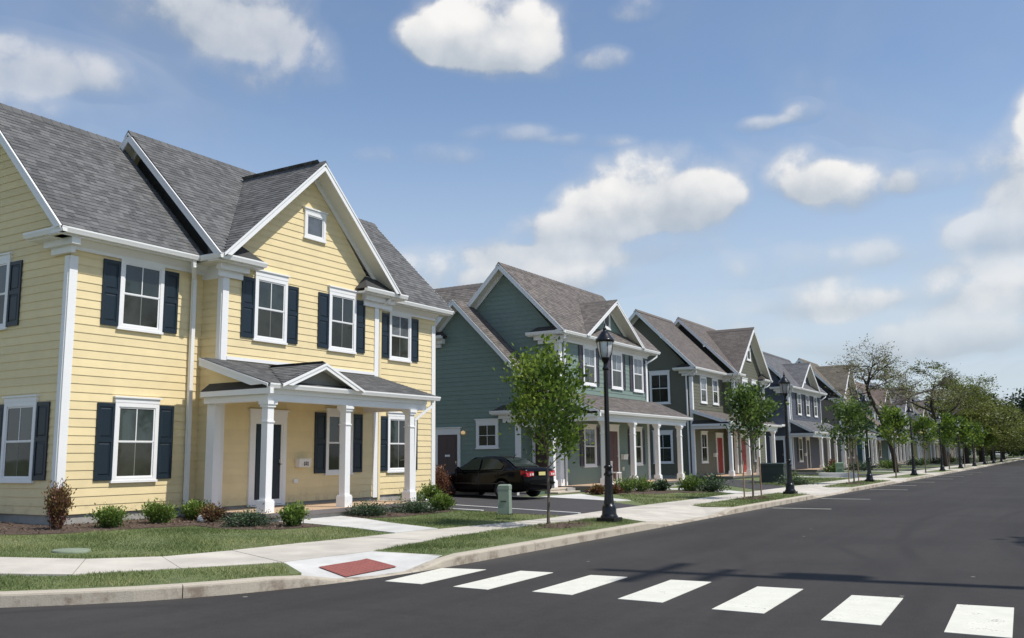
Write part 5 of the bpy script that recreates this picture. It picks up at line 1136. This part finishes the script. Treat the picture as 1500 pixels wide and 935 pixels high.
# ---- grass blades where they can be seen
def blades(polys, dens, hgt, wid, name='grass'):
    V = []
    for poly, k in polys:
        xs = [p[0] for p in poly]; ys = [p[1] for p in poly]; a, b, c, d = min(xs), max(xs), min(ys), max(ys); n = int((b-a)*(d-c)*dens*k)
        P = np.stack([RNG.uniform(a, b, n), RNG.uniform(c, d, n)], 1); ins = np.zeros(n, bool); q = poly; m = len(q)
        for i in range(m):
            (x0, y0), (x1, y1) = q[i], q[(i+1) % m]
            if y0 == y1: continue
            cond = ((y0 > P[:, 1]) != (y1 > P[:, 1])) & (P[:, 0] < (x1-x0)*(P[:, 1]-y0)/(y1-y0)+x0); ins ^= cond
        V.append(P[ins])
    P = np.concatenate(V); n = len(P); z = .148+np.maximum(0, -10.6-P[:, 0])*.018-.004
    patch = .65+.5*(np.sin(P[:, 0]*2.3+np.sin(P[:, 1]*1.7)*1.5)*np.sin(P[:, 1]*1.9)+RNG.normal(0, .35, n)); h = hgt*np.clip(patch, .25, 1.6); a = RNG.uniform(0, 2*np.pi, n); lx = RNG.normal(0, .5, n)*h; ly = RNG.normal(0, .5, n)*h
    A = np.stack([P[:, 0]-np.cos(a)*wid, P[:, 1]-np.sin(a)*wid, z], 1); B = np.stack([P[:, 0]+np.cos(a)*wid, P[:, 1]+np.sin(a)*wid, z], 1); C_ = np.stack([P[:, 0]+lx, P[:, 1]+ly, z+h], 1)
    co = np.stack([A, B, C_], 1).reshape(-1); me = bpy.data.meshes.new(name); me.vertices.add(3*n); me.vertices.foreach_set('co', co); me.loops.add(3*n); me.loops.foreach_set('vertex_index', np.arange(3*n))
    me.polygons.add(n); me.polygons.foreach_set('loop_start', np.arange(n)*3); me.materials.append(GRASS); me.update(calc_edges=True)
    t = me.attributes.new('tone', 'FLOAT', 'FACE'); t.data.foreach_set('value', np.clip(.42+.22*np.sin(P[:, 0]*1.1+P[:, 1]*.7)+.15*np.sin(P[:, 1]*2.9)+RNG.normal(0, .22, n), 0, 1))
    o = bpy.data.objects.new(name, me); link(o); o['kind'] = 'stuff'
lawn1 = [(-24, 8.6), (-20, 7.3), (-16, 7.3), (-13.9, 7.9), (-12.5, 8.6), (-11.8, 9.35), (-11.58, 10.5), (-11.47, 12), (-11.3, 13.5), (-11.3, 14.25), (-12.9, 14.7), (-13.4, 14.7), (-13.65, 13.6), (-14.5, 12.95), (-15.75, 13.25), (-16.1, 12.2), (-16.3, 10.8), (-17.0, 9.8), (-18.1, 8.6), (-22, 8.2)]
lawn2 = [(-11.15, 15.6), (-10.8, 17.7), (-10.67, 20.1), (-13.3, 20.35), (-14.6, 20.4), (-13.85, 20.0), (-13.75, 17.7), (-14.2, 16.85), (-12.8, 16.15)]
vg1 = [(-8.62, 8.8), (-9.7, 9.7), (-10.4, 8.55), (-11.08, 7.4), (-13.08, 6.3), (-15.2, 5.7), (-18, 5.2), (-18, 3.95), (-14.1, 4.4), (-12.1, 5.2), (-10.5, 6.25), (-9.55, 7.2), (-9.0, 8.0)]
vg2 = [(-8.25, 11.5), (-9.54, 11.6), (-9.85, 13.7), (-9.98, 15.8), (-9.78, 17.7), (-9.65, 20.4), (-8.2, 19.15)]
vg3 = [(-8.2, 25.3), (-9.58, 25.9), (-9.58, 35.0), (-8.2, 34.0)]; vg4 = [(-8.2, 41.6), (-9.58, 42.2), (-9.58, 52.5), (-8.2, 51.8)]
blades([(lawn1, 1), (lawn2, .9), (vg1, 1.5), (vg2, 1.3)], 1300, .050, .0055); blades([(vg3, 1), (vg4, .6), ([(-10.9, 25.6), (-10.9, 33.6), (-12.1, 34), (-12.9, 31.5), (-14, 30.4), (-12.2, 27.5)], .8), ([(-10.9, 42), (-10.9, 56.8), (-15.5, 55), (-14, 49), (-14, 43)], .5), ([(-10.9, 59), (-10.9, 61.5), (-17, 61.5), (-15, 60)], .5)], 420, .06, .012)

# ------------------------------------------------------------------ street lamps
def lamp(x, y, label):
    z = .15; t = thing('street_lamp', label, 'street lamp', (x, y, z), 'black lantern street lamps along the kerb'); c = (x, y, z)
    if 'lamp' not in MESHC:
        o0 = (0, 0, 0); D = {}
        m_ = MB(); m_.box(-.235, .235, -.235, .235, 0, .10)
        m_.lathe([(.215, .10), (.215, .13), (.185, .16), (.175, .20), (.175, .33), (.15, .36), (.125, .40)], o0, 16); m_.lathe([(.125, .40), (.105, .60), (.090, .98), (.088, 1.0)], o0, 24, smooth=False, flute=.10, nf=1); m_.lathe([(.088, 1.0), (.112, 1.02), (.112, 1.05), (.082, 1.08), (.080, 1.16), (.105, 1.18), (.105, 1.21), (.070, 1.24)], o0, 16)
        D['lamp_base'] = m_.mesh('lamp_base', BLACKIRON)
        m_ = MB(); m_.lathe([(.066, 1.12), (.058, 3.35)], o0, 20, smooth=False, flute=.07, nf=1); m_.lathe([(.060, 3.35), (.082, 3.37), (.082, 3.40), (.055, 3.44), (.055, 3.52), (.085, 3.56), (.105, 3.60), (.11, 3.64)], o0, 16); D['lamp_post'] = m_.mesh('lamp_post', BLACKIRON)
        m_ = MB(); 
        for k in range(6):
            a = k*math.pi/3+.26; m_.tube([(.125*math.cos(a), .125*math.sin(a), 3.62), (.165*math.cos(a), .165*math.sin(a), 3.72), (.215*math.cos(a), .215*math.sin(a), 4.02)], .009, 5)
        m_.lathe([(.22, 3.99), (.24, 4.0), (.24, 4.05), (.22, 4.06)], o0, 20); D['lantern_frame'] = m_.mesh('lantern_frame', BLACKIRON)
        m_ = MB(); m_.lathe([(.10, 3.64), (.14, 3.72), (.175, 3.86), (.19, 4.0)], o0, 20); D['lantern_glass'] = m_.mesh('lantern_glass', GLASSL)
        m_ = MB(); m_.lathe([(.24, 4.05), (.19, 4.10), (.14, 4.16), (.085, 4.23), (.045, 4.245), (.04, 4.27), (.055, 4.29), (.03, 4.32), (.018, 4.36), (.022, 4.385), (.006, 4.42), (.002, 4.44)], o0, 20); D['lantern_roof'] = m_.mesh('lantern_roof', BLACKIRON)
        for k_, me_ in D.items(): me_.transform(Matrix.Diagonal((.9, .9, 1, 1)))
        MESHC['lamp'] = D
    for k, me in MESHC['lamp'].items(): inst(k, me, t, c)
for i, (x, y, lb) in enumerate(((-8.85, 18.77, 'nearest black lantern lamp post, in front of the teal house'), (-8.85, 34.1, 'second black lamp post, in front of the slate blue house wall'), (-8.85, 49.5, 'third black lamp post, by the loose-crowned staked tree'), (-8.65, 63.4, 'fourth black lamp post, right of the leaning bare trunk'), (-8.7, 78.8, 'fifth black lamp post, before the second locust'),
        (-8.65, 92, 'sixth black lamp post, before the bright young tree'), (-8.6, 105, 'seventh black lamp post down the street'), (-8.6, 118, 'eighth black lamp post under the olive canopy'), (-8.6, 132, 'ninth black lamp post deep in the shade'), (-8.6, 147, 'farthest black lamp post'))): lamp(x, y, lb)

# ------------------------------------------------------------------ the parked car
PAINT = mat('black_car_paint', (.003, .003, .004), .20, coat=.12, spec=.12); TYRE = mat('tyre_rubber', (.012, .012, .012), .85, .2, 20); RIM = mat('alloy_rim', (.42, .42, .43), .35, metal=.25)
CARGLASS = mat('car_glass', (.016, .024, .021), .08, spec=.22); REDL_ = mat('tail_lamp_red', (.45, .008, .010), .15, coat=1); CHROME = mat('chrome_trim', (.7, .7, .7), .15, metal=1); PLASTIC = mat('black_plastic', (.012, .012, .013), .6)
def car(x, y, z, ang, label, PAINT=PAINT):
    t = thing('parked_car', label, 'car', (x, y, z), None, ang); ORG[t.name] = Vector((0, 0, 0))
    def cp(name, mb, m_, par=t): o = bpy.data.objects.new(name, mb.mesh(name, m_)); link(o, par, (0, 0, 0)); return o
    st = [(2.27, .50, .60, .34), (2.24, .64, .66, .26), (2.12, .75, .72, .20), (1.85, .82, .79, .19), (1.37, .855, .87, .19), (1.02, .86, .94, .19), (.4, .86, .955, .19), (-.3, .86, .965, .19), (-.9, .86, .98, .19), (-1.4, .855, 1.02, .20), (-1.75, .84, 1.05, .21), (-2.05, .80, 1.055, .25), (-2.17, .77, 1.03, .28), (-2.24, .73, .92, .33), (-2.27, .64, .75, .38)]
    xs = np.linspace(2.27, -2.27, 84); sx = [-s_[0] for s_ in st]; W = np.interp(-xs, sx, [s_[1] for s_ in st]); T = np.interp(-xs, sx, [s_[2] for s_ in st]); Bo = np.interp(-xs, sx, [s_[3] for s_ in st])
    vs = []; K = 0
    for X_, w, tp, bo in zip(xs, W, T, Bo):
        ar = 0
        for xa in (1.37, -1.23):
            d = abs(X_-xa)
            if d < .37: ar = max(ar, .31+math.sqrt(.37**2-d*d))
        lo = max(bo, ar); lo2 = max(bo+.10, ar)
        half = [(0, bo+.02), (w*.72, bo+.02), (w*.80, lo), (w*.965, lo2+.005), (w*.995, max(.48, ar+.02)), (w*1.0, max(.62, ar+.03)), (w*.985, max(tp-.18, ar+.04)), (w*.955, tp-.07), (w*.90, tp-.012), (w*.72, tp+.012), (w*.35, tp+.03), (0, tp+.035)]
        loop = [(X_, yy, zz) for yy, zz in half]+[(X_, -yy, zz) for yy, zz in reversed(half[1:-1])]; K = len(loop); vs += loop
    n = len(xs); fs = [(i*K+j, i*K+(j+1) % K, (i+1)*K+(j+1) % K, (i+1)*K+j) for i in range(n-1) for j in range(K)]+[tuple(range(K-1, -1, -1)), tuple(range((n-1)*K, n*K))]
    m_ = MB(); m_.add(vs, fs, 0, None, .5, True)
    zr = lambda X_: float(np.interp(-X_, [-1.08, -.70, -.30, .1, .6, 1.05, 1.35, 1.72], [.95, 1.21, 1.41, 1.465, 1.465, 1.40, 1.26, 1.05]))
    ye = lambda z_: .80-.44*(z_-.96)
    gx = np.linspace(1.08, -1.72, 44); gv = []
    for X_ in gx:
        h = zr(X_); b = .93 if X_ > -1.3 else .98; hh = max(h, b+.005); e = ye(hh)
        half = [(ye(b)+.01, b), (ye(.97), max(b, min(hh, .97))), (e+.02, hh-.06 if hh > 1.1 else hh-.01), (e-.045, hh-.012), (e*.55, hh+.018), (0, hh+.026)]
        loop = [(X_, yy, zz) for yy, zz in half]+[(X_, -yy, zz) for yy, zz in reversed(half[:-1])]; G_ = len(loop); gv += loop
    m_.add(gv, [(i*G_+j, i*G_+j+1, (i+1)*G_+j+1, (i+1)*G_+j) for i in range(43) for j in range(G_-1)], 0, None, .5, True)
    body = cp('body', m_, PAINT)
    for sgn in (1, -1):     # side glass, door seams, handles, mirror
        for nm, pg in (('front_side_window', [(.86, 1.0), (.50, 1.24), (.24, 1.37), (-.10, 1.405), (-.13, 1.0)]), ('rear_side_window', [(-.22, 1.0), (-.19, 1.405), (-.60, 1.405), (-.88, 1.36), (-1.22, 1.16), (-1.16, 1.03)])):
            g = MB(); g.prism([(a, sgn*(ye(b_)+.020), b_) for a, b_ in pg], (0, sgn*.008, 0)); cp('side_window', g, CARGLASS, body)
        g = MB()
        for a in (.93, -.17, -1.0): g.box(a, a+.006, sgn*.852, sgn*.862, .30, .93)
        g.box(-1.25, 1.0, sgn*.855, sgn*.872, .50, .54); cp('door_seam', g, PLASTIC, body)
        g = MB(); g.tube([(.72, sgn*.84, 1.0), (.74, sgn*.97, 1.03)], [.03, .05], 6); g.tube([(.80, sgn*.98, 1.03), (.70, sgn*.98, 1.04)], [.07, .085], 8); cp('wing_mirror', g, PAINT, body)
        for a in (-.05, -.98):
            g = MB(); g.box(a, a+.16, sgn*.855, sgn*.885, .80, .825); cp('door_handle', g, PAINT, body)
        g = MB(); g.prism([(-2.03, sgn*.80, .82), (-2.03, sgn*.80, .985), (-2.20, sgn*.755, .965), (-2.255, sgn*.60, .93), (-2.275, sgn*.40, .93), (-2.285, sgn*.40, .77), (-2.275, sgn*.70, .76)], (-.03, sgn*.03, .0)); tl = cp('tail_lamp', g, REDL_, body)
        g = MB(); g.box(-2.33, -2.283, sgn*.50-.03, sgn*.50+.03, .80, .88); g.box(-2.325, -2.276, sgn*.62-.03, sgn*.60+.03, .80, .87); cp('reversing_lamp', g, mat('clear_lamp', (.8, .7, .65), .2), tl)
        g = MB(); g.prism([(2.20, sgn*.68, .58), (2.20, sgn*.66, .70), (2.0, sgn*.80, .74), (1.95, sgn*.82, .62)], (.04, sgn*.01, 0)); cp('headlight', g, GLASSL, body)
        for xa in (1.37, -1.23):
            w = MB(); yy = sgn*.80; R_ = .305
            ring = [(.20, -.10), (.27, -.105), (.30, -.085), (.305, -.04), (.305, .04), (.30, .085), (.27, .105), (.20, .10)]
            vs2 = [(xa+r*math.cos(a), yy+o_, .305+r*math.sin(a)) for a in np.linspace(0, 2*math.pi, 29)[:-1] for r, o_ in ring]
            w.add(vs2, [(i*8+j, i*8+(j+1) % 8, ((i+1) % 28)*8+(j+1) % 8, ((i+1) % 28)*8+j) for i in range(28) for j in range(8)], 0, None, .5, True); wh = cp('wheel', w, TYRE)
            w = MB(); yo = yy+sgn*.085
            cyl = [(xa+.205*math.cos(a), yo-sgn*.12, .305+.205*math.sin(a)) for a in np.linspace(0, 2*math.pi, 25)[:-1]]; w.prism(cyl, (0, sgn*.03, 0), 1)
            for a in np.linspace(0, 2*math.pi, 25)[:-1]:
                b2 = a+2*math.pi/24; q = lambda r, aa, o_: (xa+r*math.cos(aa), yo+sgn*o_, .305+r*math.sin(aa)); w.add([q(.178, a, 0), q(.206, a, 0), q(.206, b2, 0), q(.178, b2, 0), q(.178, a, -.05), q(.178, b2, -.05)], [(0, 1, 2, 3), (0, 3, 5, 4)])
            for k in range(5):
                a = k*2*math.pi/5+.3; c_, s_ = math.cos(a), math.sin(a); w.prism([(xa+.03*c_-.032*s_, yo-sgn*.02, .305+.03*s_+.032*c_), (xa+.185*c_-.026*s_, yo-sgn*.005, .305+.185*s_+.026*c_), (xa+.185*c_+.026*s_, yo-sgn*.005, .305+.185*s_-.026*c_), (xa+.03*c_+.032*s_, yo-sgn*.02, .305+.03*s_-.032*c_)], (0, -sgn*.02, 0))
            w.tube([(xa, yo-sgn*.03, .305), (xa, yo+sgn*.002, .305)], .045, 10); cp('rim', w, [RIM, PLASTIC], wh)
    nrm = 0.022
    g = MB(); q = [(-1.12, .50), (-1.12, -.50), (-1.66, -.60), (-1.66, .60)]; g.add([(a, b_, zr(a)+nrm+.012) for a, b_ in q[:2]]+[(-1.38, -.56, zr(-1.38)+.040), (-1.66, -.62, zr(-1.66)+.028), (-1.66, .62, zr(-1.66)+.028), (-1.38, .56, zr(-1.38)+.040)], [(0, 1, 2, 3, 4, 5)]); cp('rear_window', g, CARGLASS, body)
    g = MB(); g.add([(.30, .52, zr(.30)+.035), (.30, -.52, zr(.3)+.035), (1.02, -.66, zr(1.02)+.035), (1.02, .66, zr(1.02)+.035)], [(3, 2, 1, 0)]); cp('windscreen', g, CARGLASS, body)
    g = MB(); g.box(-2.315, -2.285, -.17, .17, .80, .92); cp('number_plate', g, mat('yellow_plate', (.62, .55, .22), .4), body)
    g = MB(); g.box(-2.30, -2.262, -.42, .42, .94, .965); g.box(-2.33, -2.20, -.66, .66, .50, .56); cp('boot_trim', g, PAINT, body)
    g = MB(); g.tube([(-1.02, 0, 1.43), (-1.16, 0, 1.53)], .012, 5); cp('aerial', g, PLASTIC, body)
    return t
HEAD = math.atan2(.51, -2.72); hv = Vector((math.cos(HEAD), math.sin(HEAD))); nv = Vector((-hv.y, hv.x))
RA = Vector((-15.38, 25.30))-nv*.80; cc = RA+hv*1.23
CARO = car(cc.x-.28, cc.y+.05, zl(-16.8)+.01, HEAD, 'black four-door saloon car parked on the driveway beside the yellow house'); CARO.scale = (.95, .94, .91)

# ------------------------------------------------------------------ boxes, poles and small things
def pedestal(x, y, w, d, h, label, col, rz=0, grp=None, nm='utility_pedestal', cat='utility box'):
    z = (zl(x) if x < -10.6 else .15)-.02; t = thing(nm, label, cat, (x, y, z), grp, rz); ORG[t.name] = Vector((0, 0, 0)); mt = mat(nm+'_'+label[:6], col, .5, .06, 5, .1, 60)
    def cp(name, mb, m2): o = bpy.data.objects.new(name, mb.mesh(name, m2)); link(o, t, (0, 0, 0))
    m_ = MB(); a, b = w/2, d/2; m_.add([(-a, -b, 0), (a, -b, 0), (a, b, 0), (-a, b, 0), (-a*.94, -b*.94, h*.86), (a*.94, -b*.94, h*.86), (a*.94, b*.94, h*.86), (-a*.94, b*.94, h*.86)], [(0, 1, 5, 4), (1, 2, 6, 5), (2, 3, 7, 6), (3, 0, 4, 7), (4, 5, 6, 7)]); cp('box_body', m_, mt)
    m_ = MB(); k = .99; m_.add([(-a*k, -b*k, h*.84), (a*k, -b*k, h*.84), (a*k, b*k, h*.84), (-a*k, b*k, h*.84), (-a*k, -b*k, h*.96), (a*k, -b*k, h*.96), (a*k, b*k, h*.96), (-a*k, b*k, h*.96), (-a*.8, -b*.8, h), (a*.8, -b*.8, h), (a*.8, b*.8, h), (-a*.8, b*.8, h)],
        [(0, 1, 5, 4), (1, 2, 6, 5), (2, 3, 7, 6), (3, 0, 4, 7), (4, 5, 9, 8), (5, 6, 10, 9), (6, 7, 11, 10), (7, 4, 8, 11), (8, 9, 10, 11)]); cp('box_lid', m_, mt)
    m_ = MB(); m_.box(-a-.04, a+.04, -b-.04, b+.04, -.02, .05); m_.box(-a*.5, a*.5, -b-.012, -b*.97, h*.45, h*.48); cp('box_base', m_, mat('box_dark', (.03, .04, .03), .8)); return t
pedestal(-12.15, 19.75, .29, .25, .76, 'pale green utility pedestal on the lawn in front of the car', (.22, .275, .22), .25)
pedestal(-12.75, 46.1, 1.2, 1.0, .98, 'big dark green transformer box on the lawn beyond the olive house porch', (.022, .035, .027), .1, nm='transformer_box')
pedestal(-12.6, 60.7, .5, .4, .85, 'second pale green utility pedestal, small, on the lawn before the slate house', (.24, .33, .22), .2)
# second small gable column boxes further off
m_ = MB(); m_.lathe([(.25, -.01), (.25, .022), (.235, .030), (.0, .034)], (0, 0, 0), 24); 
m_.v = [(a*1.35, b*1.0, c_) for a, b, c_ in m_.v]
m_.v = [(a-13.55, b+9.05, c_+zl(-13.55)) for a, b, c_ in m_.v]; tagged('valve_cover', m_, mat('cover_green', (.21, .25, .18), .8, .2, 9), 'flat oval grey-green valve cover sunk in the near lawn', 'valve cover', (-13.55, 9.05, zl(-13.55)))
m_ = MB(); q = (-16.35, 13.95, zl(-16.35)+.01); m_.lathe([(.03, 0), (.075, .03), (.085, .08), (.06, .13), (.02, .15)], q, 10); m_.tube([(q[0], q[1], q[2]+.06), (q[0]+.12, q[1]-.06, q[2]+.03)], [.05, .04], 8); tagged('drain_outlet', m_, WHITE, 'small white drain cap on the mulch edge near the yellow-green shrub', 'drain outlet', q)
m_ = MB(); q = (-14.85, 20.35, zl(-14.85)+.02); m_.tube([(q[0]-.12, q[1]-.1, q[2]+.22), (q[0], q[1], q[2]+.12), (q[0]+.1, q[1]+.1, q[2]+.04), (q[0]+.35, q[1]+.15, q[2]+.04)], .05, 8); tagged('drain_elbow', m_, WHITE, 'white drain elbow at the foot of the third porch column', 'drain pipe', q)
m_ = MB(); q = (-14.6, 31.45, zl(-14.6)+.1); m_.tube([(q[0]-.1, q[1], q[2]+.24), (q[0], q[1]+.02, q[2]+.18), (q[0]+.08, q[1]+.02, q[2])], .06, 8); tagged('drain_elbow', m_, WHITE, 'white drain elbow just left of the first lamp post base, by the teal porch', 'drain pipe', q)
for i, (x, y) in enumerate(((-18.5, 27.3), (-17.2, 27.7))):
    m_ = MB(); z = zl(x)+.005; m_.box(x-.7, x+.7, y-.08, y+.08, z, z+.13); tagged('wheel_stop', m_, CONC2, ('farther' if i == 0 else 'nearer')+' low concrete kerb seen under the black car', 'wheel stop', (x, y, z))
# concrete apron pad by the slate house
m_ = MB(); m_.box(-13.2, -11.2, 57.6, 58.7, .1, .42); tagged('concrete_pad', m_, CONC2, 'low pale concrete pad on the lawn behind the second lamp post', 'concrete pad', (-12.2, 58.1, .1))
# white porch chair with a dark red plant box
t = thing('porch_chair', 'small white chair standing on the teal house porch by the door', 'chair', (-16.45, 35.5, .47)); wx, wy, z = -16.45, 35.5, .47
m_ = MB()
m_.box(wx-.22, wx+.22, wy-.22, wy+.22, z+.40, z+.44); part('seat', m_, WHITE, t)
for a in (-.19, .19):
    for b in (-.19, .19): m_ = MB(); m_.box(wx+a-.02, wx+a+.02, wy+b-.02, wy+b+.02, z, z+.40); part('leg', m_, WHITE, t)
m_ = MB(); [m_.box(wx-.22, wx-.19, wy-.21+i*.10, wy-.16+i*.10, z+.44, z+.86) for i in range(5)]; m_.box(wx-.225, wx-.18, wy-.23, wy+.23, z+.84, z+.90); part('backrest', m_, WHITE, t)
# green recycling bin beside the steps
m_ = MB(); z = zl(-16.6); m_.add([(-16.85, 29.0, z), (-16.4, 29.0, z), (-16.4, 29.4, z), (-16.85, 29.4, z), (-16.9, 28.95, z+.75), (-16.35, 28.95, z+.75), (-16.35, 29.45, z+.75), (-16.9, 29.45, z+.75)], [(0, 1, 5, 4), (1, 2, 6, 5), (2, 3, 7, 6), (3, 0, 4, 7), (4, 5, 6, 7)]); m_.box(-16.93, -16.32, 28.92, 29.48, z+.75, z+.82); tagged('waste_bin', m_, mat('bin_green', (.10, .16, .12), .5), 'grey green waste bin behind the boot of the black car', 'bin', (-16.6, 29.2, z))
# timber utility pole and street trees on the near side: their shadows cross the road
t = thing('utility_pole', 'timber utility pole on the near side of the street, casting the long shadow', 'utility pole', (7.2, 13.55, .1)); m_ = MB(); m_.tube([(7.2, 13.55, 0), (7.2, 13.55, 20.4)], [.19, .12], 12); part('pole', m_, BARK, t)
m_ = MB(); m_.box(7.12, 7.28, 12.4, 14.7, 19.1, 19.25); m_.box(7.12, 7.28, 12.9, 14.2, 17.8, 17.92); m_.tube([(7.4, 13.9, 15.6), (7.4, 13.9, 16.7)], .26, 10); part('crossarm', m_, BARK, t)
for x, y, h, w, lb in ((9.0, 20.0, 15.6, 1.9, 'tall narrow tree opposite, its tip shadow lying just beyond the crosswalk'), (8.4, 29.5, 13.4, 1.9, 'slim tree opposite whose shadow reaches the road past the first parking mark'), (8.5, 36, 11, 2.2, 'low slim tree on the opposite side of the street'), (9, 56, 14, 3, 'broad tree on the opposite side, beyond the slim ones')): round_tree(x, y, h, w, lb, LOCUST, 2400, .34)
car(-11.8, 199, .1, 1.5, 'white car standing at the far end of the street under the trees', mat('white_car_paint', (.6, .62, .64), .3, coat=.5))
